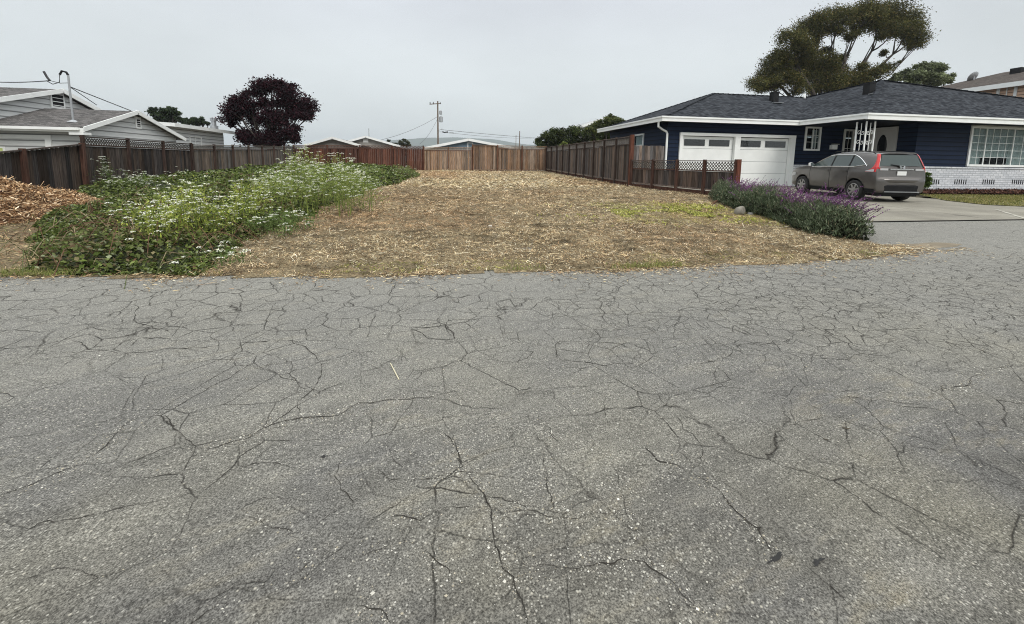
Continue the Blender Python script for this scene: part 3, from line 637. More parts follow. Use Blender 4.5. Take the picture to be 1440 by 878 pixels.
def caps(m):
    for a, b in ((CL, AG), (BL, AG), (CC, AA), (AG, PP), (PP, AA), (AA, DD)):
        a = Vector(a); b = Vector(b); n = int((b-a).length/.3)
        for i in range(n): m.bar(a.lerp(b, i/n)+Vector((0, 0, .015)), a.lerp(b, (i+.97)/n)+Vector((0, 0, .03)), .16, .02)
P_(caps, 'ridge_cap', M['roof'], rf)
def vbox(X_, Y_, f, w=.32, h=.45):
    c = onP(X_, Y_, *f[:3]); m = MB(); m.box(c[0]-w/2, c[0]+w/2, c[1]-w/2, c[1]+w/2, c[2]-.3, c[2]+h); m.box(c[0]-w*.58, c[0]+w*.58, c[1]-w*.58, c[1]+w*.58, c[2]+h, c[2]+h+.05); m.build('roof_vent', M['black'], rf)
    m = MB(); m.bar((c[0]-.3, c[1]-.32, c[2]-.1), (c[0]+.3, c[1]-.32, c[2]-.1), .14, .02); m.build('flashing', M['metal'], rf)
vbox(1088, 143, (CL, VV, PP)); vbox(1221.5, 131, (VV, CC, AA), .32, .42)
c = onP(1183, 154, CL, VV, PP); m = MB(); m.tube([(c[0], c[1], c[2]-.1), (c[0], c[1], c[2]+.3)], .035); m.build('vent_pipe', M['black'], rf); m = MB(); m.bar((c[0]-.3, c[1]-.2, c[2]-.08), (c[0]+.3, c[1]-.2, c[2]-.08), .12, .02); m.build('flashing', M['metal'], rf)
c = onP(1130.5, 137.6, CL, VV, PP); m = MB(); m.lathe((c[0], c[1], c[2]-.1), [(.12, 0), (.05, .3), (.001, .34)], 10); m.build('vent_pipe', M['white'], rf)
def fas(m):
    m.box(10.0, 17.15, 18.52, 18.62, 3.42, 3.63); m.box(10.0, 10.1, 18.62, 26.8, 3.42, 3.63)
    m.box(17.15, 17.25, 15.22, 18.62, 3.42, 3.63); m.box(17.15, 40.6, 15.12, 15.22, 3.40, 3.63)
    m.box(9.97, 17.12, 18.48, 18.52, 3.58, 3.65); m.box(17.11, 40.6, 15.08, 15.12, 3.58, 3.65); m.box(9.96, 10.0, 18.5, 26.8, 3.58, 3.65); m.box(17.11, 17.15, 15.12, 18.48, 3.58, 3.65)
P_(fas, 'fascia_gutter', M['white'])
def soff(m): m.box(10.1, 17.25, 18.62, 19.2, 3.44, 3.46); m.box(10.1, 10.69, 19.2, 26.8, 3.44, 3.46); m.box(17.25, 40.6, 15.22, 16.2, 3.44, 3.46); m.box(17.25, 21.07, 16.2, 19.2, 3.44, 3.46)
P_(soff, 'soffit', M['navy'])
P_(lambda m: m.tube([(10.06, 18.95, 3.42), (10.06, 18.95, 3.2), (10.3, 19.02, 3.08), (10.55, 19.1, 3.0), (10.62, 19.12, 2.9), (10.62, 19.12, .5)], .05, 8), 'downspout', M['white'])
# garage
def gtrim(m):
    m.box(11.30, 11.46, 19.12, 19.3, zb, 2.84); m.box(14.24, 14.53, 19.12, 19.3, zb, 2.84); m.box(17.34, 17.60, 19.12, 19.3, zb, 2.84); m.box(11.30, 17.60, 19.11, 19.3, 2.842, 2.98)
P_(gtrim, 'garage_trim', M['white'])
for x0, x1, px in ((11.47, 14.23, (962.3, 991.3, 997.3, 1026)), (14.54, 17.33, (1042, 1070, 1076.5, 1105))):
    m = MB(); z0 = .46; zz = [z0, 1.06, 1.65, 2.24, 2.82]
    for i in range(4):
        m.box(x0, x1, 19.30, 19.36, zz[i]+.006, zz[i+1]-.006)
        if i < 3:
            for k in range(3): m.box(x0, x1, 19.2985, 19.31, zz[i]+.19*k+.012, zz[i]+.19*k+.197)
    gd = m.build('garage_door', M['white'], HB)
    for a, b in ((px[0], px[1]), (px[2], px[3])):
        A_ = onY(a, 195, 19.3); B_ = onY(b, 195, 19.3); m = MB(); m.box(A_[0], B_[0], 19.278, 19.292, 2.37, 2.68); m.build('window_pane', M['darkglass'], gd)
    m = MB(); m.box(x0, x1, 19.27, 19.30, .40, .47); m.build('bottom_seal', M['trim'], gd)
def window(x0, x1, z0, z1, y, cols, rows, parent=HB, axis='y', t=.09, mat='white', glass='glass', curtains=None, sgn=-1):
    """window lying in the plane y (or x) = const; frame, muntins, pane"""
    def bx(m, a, b, c, d_, o0, o1):
        lo, hi = sorted((y+sgn*o0, y+sgn*o1))
        if axis == 'y': m.box(a, b, lo, hi, c, d_)
        else: m.box(lo, hi, a, b, c, d_)
    m = MB(); bx(m, x0-t, x0, z0-t, z1+t, -.05, .05); bx(m, x1, x1+t, z0-t, z1+t, -.05, .05); bx(m, x0, x1, z1, z1+t, -.05, .05); bx(m, x0, x1, z0-t, z0, -.05, .07)
    wn = m.build('window', M[mat], parent)
    m = MB()
    for i, c in enumerate(cols):
        wd = .05 if c[1] else .016
        bx(m, c[0]-wd/2, c[0]+wd/2, z0, z1, .0, .03 if c[1] else .016)
    for r in rows: bx(m, x0, x1, r-.009, r+.009, .0, .014)
    if cols or rows: m.build('muntin', M[mat], wn)
    m = MB(); bx(m, x0, x1, z0, z1, -.012, -.004); m.build('pane', M[glass], wn)
    m = MB(); bx(m, x0-.05, x1+.05, z0-.05, z1+.05, -.9, -.88); m.build('dark_room', M['dark'], wn)
    if curtains:
        m = MB()
        for a, b, c, d_ in curtains:
            n = max(6, int((b-a)/.02)); V = []
            for i in range(n+1):
                xx = a+(b-a)*i/n; o = -.14-.022*math.sin(i*.9)-.01*math.sin(i*2.3); yy = y+sgn*o
                for zz in (c, d_): V.append((xx, yy, zz) if axis == 'y' else (yy, xx, zz))
            m.add(V, [(2*i, 2*i+2, 2*i+3, 2*i+1) for i in range(n)])
        m.build('curtain', M['curtain'], wn, smooth=True)
    return wn
M['curtain'] = plain('lace_curtain', (.90, .91, .90), .9, .1, 20., bmp=0)
window(18.24, 18.98, 2.34, 3.36, 19.2, [(18.62, 1), (18.80, 0)], [2.68, 3.02], curtains=[(18.70, 18.97, 2.4, 3.3)])
window(21.70, 22.84, 2.48, 2.98, 10.69, [], [], axis='x', curtains=[(21.7, 22.84, 2.45, 2.98)])
window(20.52, 20.96, 1.3, 3.28, 19.2, [(20.74, 0)], [1.9, 2.4, 2.9], mat='trim')
ws = [onY(x, 210, 16.2)[0] for x in (1384, 1423)]; x0, x1 = 24.08, 27.66; z0, z1 = 1.66, 3.30; cs = [(ws[0], 1), (ws[1], 1)]
for a, b, n in ((x0, ws[0], 2), (ws[0], ws[1], 4), (ws[1], x1, 2)): cs += [(a+(b-a)*i/n, 0) for i in range(1, n)]
window(x0, x1, z0, z1, 16.2, cs, [z0+(z1-z0)*i/5 for i in range(1, 5)], t=.10, curtains=[(x0, ws[0], 1.66, 3.3), (ws[0]+.03, ws[1]-.03, 2.0, 3.3), (ws[1], x1, 1.66, 3.3)])
m = MB(); m.box(23.96, 27.78, 16.14, 16.24, 3.422, 3.438); m.build('window_header', M['trim'], HB)
# front door, on the wall that faces the porch
def door(m): m.box(20.98, 21.15, 17.03, 17.14, .45, 3.36); m.box(20.98, 21.15, 18.26, 18.37, .45, 3.36); m.box(20.98, 21.15, 17.14, 18.26, 3.24, 3.36)
M['shadedoor'] = plain('shaded_white_door', (.48, .47, .45), .5, .07, 2.)  # white door and frame greyed: porch shade put into the colour
dr = P_(door, 'door_frame', M['shadedoor'])
def leaf(m):
    m.box(21.05, 21.10, 17.14, 18.26, .45, 3.24)
    for a in range(28):
        t0, t1 = 2*math.pi*a/28, 2*math.pi*(a+1)/28
        m.bar((21.04, 17.68+.26*math.cos(t0), 2.42+.62*math.sin(t0)), (21.04, 17.68+.26*math.cos(t1), 2.42+.62*math.sin(t1)), .04, .04, up=(1, 0, 0))
dl = P_(leaf, 'front_door', M['shadedoor'])
m = MB(); m.add([(21.035, 17.68+.25*math.cos(t*2*math.pi/28), 2.42+.6*math.sin(t*2*math.pi/28)) for t in range(28)], [tuple(range(28))]); m.build('oval_pane', M['darkglass'], dl)
m = MB(); m.lathe((20.99, 18.15, 1.5), [(.035, 0), (.035, .03), (.01, .06)], 10, 'x'); m.build('door_handle', M['metal'], dl)
P_(lambda m: m.box(17.4, 21.0, 15.4, 19.0, .2, .46), 'porch_slab', M['concrete2'])
# wrought iron corner post with scrolls
def ironpost(m):
    for x, y in ((17.55, 15.5), (17.55, 15.92), (17.97, 15.5)): m.box(x-.022, x+.022, y-.022, y+.022, .46, 3.36)
P_(ironpost, 'porch_post', M['white'])
def scrolls(m):
    for ax in (0, 1):
        for zc in (.9, 1.7, 2.5, 2.9):
            for s in (1, -1):
                pts = []
                for i in range(15):
                    t = i/14*2.1*math.pi; r = .085*(1-i/18)
                    u = .21+s*(.085-r*math.cos(t)*1.0)-.0; v = zc+s*r*math.sin(t)*1.3
                    pts.append((17.55+u, 15.5, v) if ax else (17.55, 15.5+u, v))
                m.tube(pts, .011, 5)
        m.tube([(17.55+.21*ax, 15.5+.21*(1-ax), .5), (17.55+.21*ax, 15.5+.21*(1-ax), 3.3)], .014, 5)
P_(scrolls, 'scroll_work', M['white'])
c = onY(1172, 207, 19.1); t = thing('mailbox', (c[0], 19.15, c[2]), 'small white mailbox on the dark wall by the porch of the blue house', 'mailbox')
m = MB(); m.box(c[0]-.16, c[0]+.16, 19.02, 19.17, c[2]-.12, c[2]+.10); m.build('box', M['white'], t); m = MB(); m.bar((c[0]-.17, 19.0, c[2]+.14), (c[0]+.17, 19.0, c[2]+.14), .17, .02); m.build('lid', M['trim'], t)

# ------------------------------------------------------------------ grey house on the left
XW = -16.0; HG = thing('grey_house', g3(-18, 24), 'pale grey house with white gable trim behind the dark fence on the left', 'house')
a = onX(118, 180, XW); pk = onX(193, 156.5, XW); ze = a[2]; yf, yp = a[1], pk[1]; ybk = 2*yp-yf+.6; zp = pk[2]; sl = (zp-ze)/(yp-yf)
xl = -36.
def P2(fn, name, mat, parent=HG): m = MB(); fn(m); return m.build(name, mat, parent)
def gw(m):
    m.prism([(XW-.3, yf+.45, 0), (XW-.3, ybk-.45, 0), (XW-.3, ybk-.45, ze+.1), (XW-.3, yp, zp-.12), (XW-.3, yf+.45, ze+.1)], (-.15, 0, 0))
    m.box(xl, XW-.45, yf+.45, yf+.6, 0, ze+.1); m.box(xl, XW-.45, ybk-.6, ybk-.45, 0, ze+.1)
P2(gw, 'wall', M['greyside'])
def gr(m):
    m.prism([(XW, yf, ze), (XW, yp, zp), (xl, yp, zp), (xl, yf, ze)], (0, 0, -.08)); m.prism([(XW, yp, zp), (XW, ybk, ze-.1), (xl, ybk, ze-.1), (xl, yp, zp)], (0, 0, -.08))
gro = P2(gr, 'roof', M['roofgrey'])
def gtr(m):
    m.bar((XW+.02, yf-.02, ze-.06), (XW+.02, yp, zp-.06), .2, .05, up=(1, 0, 0)); m.bar((XW+.02, yp, zp-.06), (XW+.02, ybk, ze-.16), .2, .05, up=(1, 0, 0))
    m.box(xl, XW+.04, yf-.09, yf-.01, ze-.2, ze-.02); m.box(XW-.55, XW+.03, yf-.1, yf+.35, ze-.32, ze-.205)
P2(gtr, 'rake_trim', M['white'])
P2(lambda m: m.box(xl, XW-.1, yf-.2, yf-.09, ze-.12, ze+.0), 'gutter', M['white'])
def gvent(X_, Y_, x, w=.42, h=.62, par=HG):
    c = onX(X_, Y_, x); m = MB(); m.box(x, x+.05, c[1]-w/2, c[1]+w/2, c[2]-h/2, c[2]+h/2); v = m.build('gable_vent', M['white'], par)
    m = MB(); m.box(x+.05, x+.055, c[1]-w/2+.09, c[1]+w/2-.09, c[2]-h/2+.1, c[2]+h/2-.1); m.build('vent_opening', M['dark'], v)
    m = MB()
    for i in range(4): zz = c[2]-h/2+.13+i*(h-.26)/3; m.box(x+.056, x+.09, c[1]-w/2+.09, c[1]+w/2-.09, zz, zz+.035)
    m.build('louvre', M['white'], v)
gvent(193.5, 173, XW-.3)
# upper main roof
XU = -20.; u0_, up_, u1_ = onX(0, 138, XU), onX(88, 126, XU), onX(143, 156, XU)
sl2 = (up_[2]-u0_[2])/(up_[1]-u0_[1]); yy0 = up_[1]-8.5; z0u = up_[2]-8.5*sl2
def uw(m): m.prism([(XU-.25, yy0+.5, ze), (XU-.25, u1_[1]-.3, ze), (XU-.25, u1_[1]-.3, u1_[2]-.1), (XU-.25, up_[1], up_[2]-.15), (XU-.25, yy0+.5, z0u+.1)], (-.15, 0, 0))
P2(uw, 'upper_wall', M['greyside'])
def ur(m): m.prism([(XU, yy0, z0u), up_, (xl, up_[1], up_[2]), (xl, yy0, z0u)], (0, 0, -.08)); m.prism([up_, u1_, (xl, u1_[1], u1_[2]), (xl, up_[1], up_[2])], (0, 0, -.08))
P2(ur, 'upper_roof', M['roofgrey'])
def ut(m): m.bar((XU+.02, yy0, z0u-.07), (XU+.02, up_[1], up_[2]-.07), .22, .05, up=(1, 0, 0)); m.bar((XU+.02, up_[1], up_[2]-.07), (XU+.02, u1_[1], u1_[2]-.07), .22, .05, up=(1, 0, 0))
P2(ut, 'upper_trim', M['white'])
gvent(80, 141.5, XU-.25, .85, .85)
# garage door of the grey house
yg = yf+.45; A_ = onY(69, 200, yg); B_ = onY(-70, 200, yg); zt_ = onY(40, 195, yg)[2]
m = MB(); m.box(A_[0]-.12, A_[0]+.12, yg-.06, yg-.002, 0, zt_+.16); m.box(B_[0], A_[0]-.12, yg-.06, yg-.002, zt_, zt_+.16); m.build('garage_trim', M['white'], HG)
m = MB(); m.box(B_[0], A_[0]-.12, yg-.03, yg-.002, 0, zt_); go_ = m.build('garage_door', M['greyside'], HG)
c = onY(0, 210, yg); m = MB(); m.box(c[0]-.7, c[0]+.22, yg-.045, yg-.031, c[2]-.35, c[2]+.12); fr_ = m.build('door_window', M['white'], go_)
M['lime'] = plain('lime_blind', (.50, .58, .22), .7, .1, 4., bmp=0); m = MB(); m.box(c[0]-.6, c[0]+.14, yg-.05, yg-.046, c[2]-.28, c[2]+.05); m.build('blind', M['lime'], fr_)
# service mast and cables
mp = onP(103, 171, (XW, yf, ze), (XW, yp, zp), (xl, yf, ze)); mt = onY(96.5, 106, mp[1])
MS = thing('service_mast', tuple(mp), 'thin grey electrical service mast standing on the grey house roof', 'mast')
m = MB(); m.tube([tuple(mp-np.array([0, 0, .1])), (mp[0], mp[1], mt[2])], .042, 8); m.build('pipe', M['metal'], MS)
m = MB(); m.lathe((mp[0], mp[1], mp[2]-.05), [(.25, 0), (.07, .12)], 12); m.build('flashing', M['metal'], MS)
tp = Vector((mp[0], mp[1], mt[2]))
m = MB(); m.tube([tp, tp+Vector((-.06, 0, .13)), tp+Vector((-.2, -.05, .17)), tp+Vector((-.3, -.05, .0))], .05, 6); m.build('weatherhead', M['black'], MS)
m = MB(); m.tube([tp+Vector((-.3, -.05, 0)), tp+Vector((-.35, -.05, -.35)), tp+Vector((-.6, -.08, -.45)), tp+Vector((-.85, -.08, -.3))], .02, 5); m.tube([tp+Vector((-.02, 0, -.35)), tp+Vector((-.35, -.02, -.38)), tp+Vector((-.75, -.02, -.28))], .014, 5)
m.tube([tp+Vector((-.95, -.02, .12)), tp+Vector((-.85, -.02, -.12)), tp+Vector((-.75, -.02, -.28))], .045, 6); m.build('drip_loop', M['wire'], MS)
def wire(a, b, sag, lab, r=.012, n=24):
    a = Vector(a); b = Vector(b); m = MB(); m.tube([a.lerp(b, i/n)-Vector((0, 0, sag*4*(i/n)*(1-i/n))) for i in range(n+1)], r, 5)
    return tag(m.build('overhead_cable', M['wire']), lab, 'cable', 'overhead cables')
wire(tp+Vector((-.75, 0, -.28)), onD(-60, 110, 26), .15, 'overhead cable leaving the grey house mast to the left', .022)
wire((mp[0], mp[1], onY(100, 122, mp[1])[2]), onX(184, 156, XW-1.2), .0, 'guy cable from the mast down to the lower gable ridge', .022)
wire((mp[0], mp[1], onY(100, 122, mp[1])[2]), onX(136, 148, XW-1.), .0, 'short guy cable from the mast down to the roof', .018)

# small white house behind
XS = -17.8; s0 = onX(245, 172.5, XS); s1 = onX(332, 186, XS); HS = thing('white_house', g3(XS-3, s0[1]+3), 'small white house with low roof and metal chimney, left of the purple tree', 'house')
zz = (s0[2]+s1[2])/2
P2(lambda m: m.box(XS-7, XS-.5, s0[1]+.5, s1[1]-1.2, 0, zz-.2), 'wall', M['whiteside'], HS)
P2(lambda m: m.prism([(XS, s0[1], zz-.05), (XS, s1[1], zz-.05), (XS-7.5, s1[1], zz+.3), (XS-7.5, s0[1], zz+.3)], (0, 0, -.07)), 'roof', M['roofpale'], HS)
P2(lambda m: (m.box(XS-.02, XS+.05, s0[1]-.05, s1[1]+.05, zz-.25, zz), m.bar((XS+.03, s0[1]-.02, zz-.12), (XS-7.5, s0[1]-.02, zz+.23), .05, .24)), 'fascia', M['white'], HS)
wa, wb = onX(267, 195, XS-.5)[1], onX(282, 195, XS-.5)[1]; window(wa, wb, 2.2, 2.95, XS-.5, [((wa+wb)/2, 1)], [], HS, 'x', sgn=1)
c = onX(301, 178, XS-1.2); m = MB(); m.lathe((c[0], c[1], zz-.1), [(.3, 0), (.3, c[2]-zz+.15), (.18, c[2]-zz+.16), (.18, c[2]-zz+.55), (.26, c[2]-zz+.56), (.26, c[2]-zz+.8), (.05, c[2]-zz+.85)], 12); m.build('chimney', M['metal'], HS)

# ------------------------------------------------------------------ houses beyond the back fence
def gable_house(lab, yb_, L_, Pk, R_, dep, wall, roofm, trimm='white', zlow=0., win=None):
    l, p, r = onY(*L_, yb_), onY(*Pk, yb_), onY(*R_, yb_); t = thing('house', g3(p[0], yb_), lab, 'house', 'houses beyond the back fence')
    l, p, r = map(Vector, (l, p, r)); o = Vector((0, dep, 0)); dn = .5
    P2(lambda m: m.prism([(l.x+dn, yb_+.4, 0), (r.x-dn, yb_+.4, 0), (r.x-dn, yb_+.4, r.z-.05), (p.x, yb_+.4, p.z-.12), (l.x+dn, yb_+.4, l.z-.05)], (0, dep-.8, 0)), 'wall', wall, t)
    P2(lambda m: (m.prism([l, p, p+o, l+o], (0, 0, -.1)), m.prism([p, r, r+o, p+o], (0, 0, -.1))), 'roof', roofm, t)
    P2(lambda m: (m.bar(l+Vector((0, -.03, -.07)), p+Vector((0, -.03, -.07)), .05, .24), m.bar(p+Vector((0, -.03, -.07)), r+Vector((0, -.03, -.07)), .05, .24)), 'rake_trim', M[trimm], t)
    return t
gable_house('far pale house with brown gable just right of the purple tree', 47, (425, 205), (467, 193), (508, 204.5), 11, plain('taupe_wall', (.24, .22, .20), .8), M['roofbrown'])
t = gable_house('far house with white gable edge, second from the purple tree', 53, (480, 201), (514, 191.5), (563, 205.5), 11, plain('beige_wall', (.33, .31, .28), .8), M['roofpale'])
m = MB(); c = onY(514, 197, 53.3); m.box(c[0]-.3, c[0]+.3, 53.33, 53.4, c[2]-.3, c[2]+.3); m.build('gable_vent', M['trim'], t)
c = onY(519, 193, 56); m = MB(); m.tube([c, (c[0], c[1], onY(519, 181, 56)[2])], .05, 5); m.build('flue', M['metal'], t)
t = gable_house('far house with pale low roof behind the low tan fence', 42, (593, 208.5), (659, 195.6), (722, 207.5), 9, plain('bluegrey_wall', (.20, .27, .33), .8), M['roofpale'])
window(onY(658.5, 205, 42.4)[0], onY(664, 205, 42.4)[0], 1.9, onY(661, 202, 42.4)[2], 42.4, [], [], t)
gable_house('far roof half hidden by the dark shrubs behind the tall fence', 48, (800, 184), (852, 165), (905, 184), 10, M['whiteside'], M['roofpale'])
# orange two storey house on the right
XO = 37.; OH = thing('orange_house', g3(XO+5, 36), 'orange two storey house with brown roof behind the blue house', 'house')
e0 = onX(1345, 127.5, XO); e1 = onX(1475, 108.5, XO); zo = (e0[2]+e1[2])/2; ya, yb2 = e1[1]-3, e0[1]+6
P2(lambda m: m.box(XO+.5, XO+12, ya+.4, yb2-.4, 0, zo), 'wall', M['palepink'], OH)
q = onX(1440, 97.5, XO+5.5)
P2(lambda m: (m.prism([(XO, ya, zo), (XO, yb2, zo), (XO+5.5, yb2-5, q[2]), (XO+5.5, ya, q[2])], (0, 0, -.1)), m.prism([(XO+11, ya, zo), (XO+11, yb2, zo), (XO+5.5, yb2-5, q[2]), (XO+5.5, ya, q[2])], (0, 0, -.1)), m.prism([(XO, yb2, zo), (XO+11, yb2, zo), (XO+5.5, yb2-5, q[2])], (0, 0, -.1))), 'roof', M['roofbrown'], OH)
P2(lambda m: m.box(XO-.08, XO, ya, yb2, zo-.28, zo+.02), 'fascia_gutter', M['white'], OH)
wa, wb = onX(1426, 130, XO+.5)[1], onX(1406, 130, XO+.5)[1]; wz1, wz0 = onX(1415, 123, XO+.5)[2], onX(1415, 138, XO+.5)[2]; window(wa, wb, wz0, wz1, XO+.5, [((wa+wb)/2, 1)], [], OH, 'x', t=.16)
c = onX(1432, 101, XO+4.2); m = MB(); m.box(c[0]-.3, c[0]+.3, c[1]-.3, c[1]+.3, c[2]-1., c[2]+.25); m.build('roof_vent', M['black'], OH)
c = onX(1370, 109, XO+4.); DS = thing('satellite_dish', c, 'small satellite dish on the orange house roof', 'satellite dish')
m = MB(); m.tube([(c[0], c[1], c[2]-.9), (c[0], c[1], c[2]+.05)], .05, 6); m.build('mount', M['metal'], DS)
m = MB(); R = Matrix.Rotation(math.radians(-60), 3, 'X'); V = []
for i in range(5):
    for k in range(16): V.append(Vector(c)+R@Vector((.42*i/4*math.cos(k*math.pi/8), .42*i/4*math.sin(k*math.pi/8), .12*(i/4)**2)))
m.add(V, [(i*16+k, i*16+(k+1) % 16, i*16+16+(k+1) % 16, i*16+16+k) for i in range(4) for k in range(16)]); m.build('dish', M['metal'], DS)

# ------------------------------------------------------------------ utility poles, cables and hills
def pole(X_, Yt, dep, lab, r=.15, arm=True, boxx=True):
    b = onD(X_, 205, dep); tpz = onD(X_, Yt, dep)[2]; t = thing('utility_pole', g3(b[0], b[1]), lab, 'utility pole', 'utility poles'); z0_ = float(gz(b[0], b[1]))
    m = MB(); m.tube([(b[0], b[1], z0_-.3), (b[0], b[1], tpz)], [r, r*.72], 10); m.build('pole', M['pole'], t)
    if arm:
        m = MB(); m.bar((b[0]-1.3, b[1]-.12, tpz-.55), (b[0]+.5, b[1]-.12, tpz-.35), .12, .12); m.build('crossarm', M['pole'], t)
        m = MB()
        for dx in (-1.2, -.7, .4): m.lathe((b[0]+dx, b[1]-.12, tpz-.45), [(.06, 0), (.09, .1), (.05, .2), (.03, .3)], 8)
        m.build('insulator', M['black'], t)
    if boxx:
        m = MB(); m.lathe((b[0]+.5, b[1], tpz-3.3), [(.1, 0), (.3, .05), (.3, .85), (.1, .95)], 12); m.lathe((b[0]+.45, b[1], tpz-2.1), [(.1, 0), (.22, .05), (.22, .6), (.1, .7)], 10); m.build('transformer', M['metal'], t)
        m = MB(); m.bar((b[0]+.1, b[1], tpz-4.6), (b[0]+.7, b[1], tpz-4.3), .06, .06); m.build('bracket', M['metal'], t)
    return Vector((b[0], b[1], tpz))
p1 = pole(616, 142.5, 70, 'tall wooden utility pole with transformer rising behind the back fence')
p2 = pole(730.5, 184.5, 150, 'tiny distant utility pole right of the tall one', .2, False, False)
p3 = pole(725.5, 190, 190, 'thinnest and most distant utility pole', .16, False, False)
wire(p1-Vector((0, 0, 2.4)), onD(515, 201, 60), .6, 'cable sagging left from the tall pole to a far house', .022)
wire(p1-Vector((0, 0, 2.6)), onD(590, 203, 58), .5, 'short cable dropping steeply left from the tall pole', .018)
wire(Vector(onD(620, 182.5, 70)), onD(880, 199, 150), .6, 'upper cable running right from the tall pole', .03)
wire(Vector(onD(618, 185.5, 70)), onD(760, 194, 150), .5, 'lower cable running right from the tall pole', .025)
m = MB(); c = Vector(onD(622, 185.5, 69)); m.tube([c, c+Vector((.35, 0, -.1)), c+Vector((.9, 0, 0))], .1, 6); m.tube([c+Vector((1.1, 0, -.15)), c+Vector((1.8, 0, -.15))], .06, 6)
tag(m.build('cable_splice', M['wire']), 'black splice case hanging on the cable right of the tall pole', 'cable splice')
# hills
def hill(X0, X1, prof, dep, name='hills'):
    m = MB(); V = []; n = 60
    for i in range(n+1):
        X_ = X0+(X1-X0)*i/n; yt = np.interp(X_, *zip(*prof))+.5*float(vnoise(X_*.05, 3., 1., 61))
        a_ = onD(X_, yt, dep); b_ = onD(X_, yt, dep)
        dr_ = np.array([a_[0], a_[1]]); dr_ = dr_/np.linalg.norm(dr_)
        V += [(a_[0]-dr_[0]*500, a_[1]-dr_[1]*500, -5.), a_, (a_[0]+dr_[0]*700, a_[1]+dr_[1]*700, -5.)]
    m.add(V, [(3*i+k, 3*i+3+k, 3*i+4+k, 3*i+1+k) for i in range(n) for k in (0, 1)]); return tag(m.build(name, M['hill'], smooth=True), kind='structure')
M['haze'] = bpy.data.materials.new('haze'); M['haze'].use_nodes = True; _n = M['haze'].node_tree; _n.nodes.remove(_n.nodes['Principled BSDF'])
_v = _n.nodes.new('ShaderNodeVolumePrincipled'); _v.inputs['Color'].default_value = (.86, .92, .97, 1); _v.inputs['Density'].default_value = .0003; _v.inputs['Anisotropy'].default_value = .2
_n.links.new(_v.outputs[0], _n.nodes['Material Output'].inputs['Volume'])
hz_ = MB(); hz_.box(-4600, 4600, -900, 4600, -4.5, 190); tag(hz_.build('haze', M['haze']), kind='stuff')
hill(380, 1000, [(380, 206), (480, 203), (560, 197), (600, 194), (640, 193.5), (690, 196), (740, 203), (800, 208), (1000, 212)], 2600)
# ------------------------------------------------------------------ wood chip pile
PX, PY, PRX, PRY, PH = -9.9, 9.9, 2.35, 3.0, 1.15
def pile_h(x, y):
    r = np.sqrt(((x-PX)/PRX)**2+((y-PY)/PRY)**2)+.10*vnoise(x, y, .9, 71); return PH*np.clip(1-r, 0, 1)**.85+.05*vnoise(x, y, 2.2, 72)*(r < 1)
WP = thing('wood_chip_pile', g3(PX, PY), 'heap of orange-brown wood chips against the dark fence at the left', 'wood chip pile')
xs = np.arange(-10.8, PX+PRX+.3, .1); ys = np.arange(PY-PRY-.3, PY+PRY+.3, .1); X, Y = np.meshgrid(xs, ys, indexing='ij'); Z = gz(X, Y)+pile_h(X, Y)-.03; ny = len(ys)
i, j = np.meshgrid(np.arange(len(xs)-1), np.arange(ny-1), indexing='ij'); a = (i*ny+j).ravel()
M['pile'] = plain('packed_chips', (.20, .11, .06), .95, .4, 12., bmp=.8)
mb = MB(); mb.bulk(np.stack([X, Y, Z], -1).reshape(-1, 3), np.stack([a, a+ny, a+ny+1, a+1], 1)); mb.build('heap', M['pile'], WP, smooth=True)
n = 46000; x = rnd(n, -10.75, PX+PRX+.25); y = rnd(n, PY-2.6, PY+PRY+.2); h = pile_h(x, y); k = (h > .0) & ((x-PX)**2/PRX**2+(y-PY)**2/PRY**2 < 1.15); x, y, h = x[k], y[k], h[k]
P = np.stack([x, y, gz(x, y)+h-.01+.03*rnd(len(x))], 1); mb = MB()
straws(mb, P, rng.gamma(4, .018, len(x)), rnd(len(x), .006, .022), pal(len(x), [(.52, .34, .19), (.68, .48, .28), (.34, .20, .105), (.19, .11, .06), (.06, .037, .025), (.84, .68, .47)], [4, 3, 4, 3.5, 2.5, 1.6]), .28)
tag(mb.build('wood_chips', M['straw'], WP), kind='stuff')
# litter beside the pile
n = 16000; x = rnd(n, -8.6, -3.4); y = rnd(n, 5.2, 9.2); k = (y > edge_y(x)) & (rnd(n) < .75); x, y = x[k], y[k]; mb = MB()
straws(mb, np.stack([x, y, gz(x, y)+.01+straw_z(x, y)], 1), rng.gamma(4, .017, len(x)), rnd(len(x), .004, .012), pal(len(x), [(.38, .26, .15), (.25, .15, .09), (.50, .38, .22), (.13, .09, .05), (.14, .15, .06)]), .3)
tag(mb.build('ground_litter', M['straw']), 'brown dry litter on the ground in front of the wood chip pile', 'litter', kind='stuff')

# ------------------------------------------------------------------ brambles
def dist_mask(x, y):
    e1 = (weed_x(y)+.22*vnoise(x, y, .9, 81)+.1*vnoise(x, y, 3., 82)-x); e2 = (y-edge_y(x)-.12-.12*vnoise(x, y, 1.5, 83))
    e3 = ((y-5.55)+(x+4.8)*1.5)/1.6+.3*vnoise(x, y, 1., 84); rp = np.sqrt(((x-PX)/PRX)**2+((y-PY)/PRY)**2); e4 = (rp-.92)*2.+.25*vnoise(x, y, 1.6, 85)
    e5 = np.where(x < -1.8, 33.6-y, 28.3-y)
    return np.minimum.reduce([e1, e2, e3, e4, e5])
def bram_h(x, y):
    e = np.clip(dist_mask(x, y), 0, 3); return (1-np.exp(-e*2.6))*(.33+.12*vnoise(x, y, .7, 86)+.10*vnoise(x, y, 2.3, 87)+.05*vnoise(x, y, 5., 88))+.10*np.clip((y-14)/8, 0, 1)
BC = [(.070, .098, .022), (.120, .155, .038), (.175, .21, .068), (.29, .32, .19), (.15, .09, .05), (.030, .040, .012)]
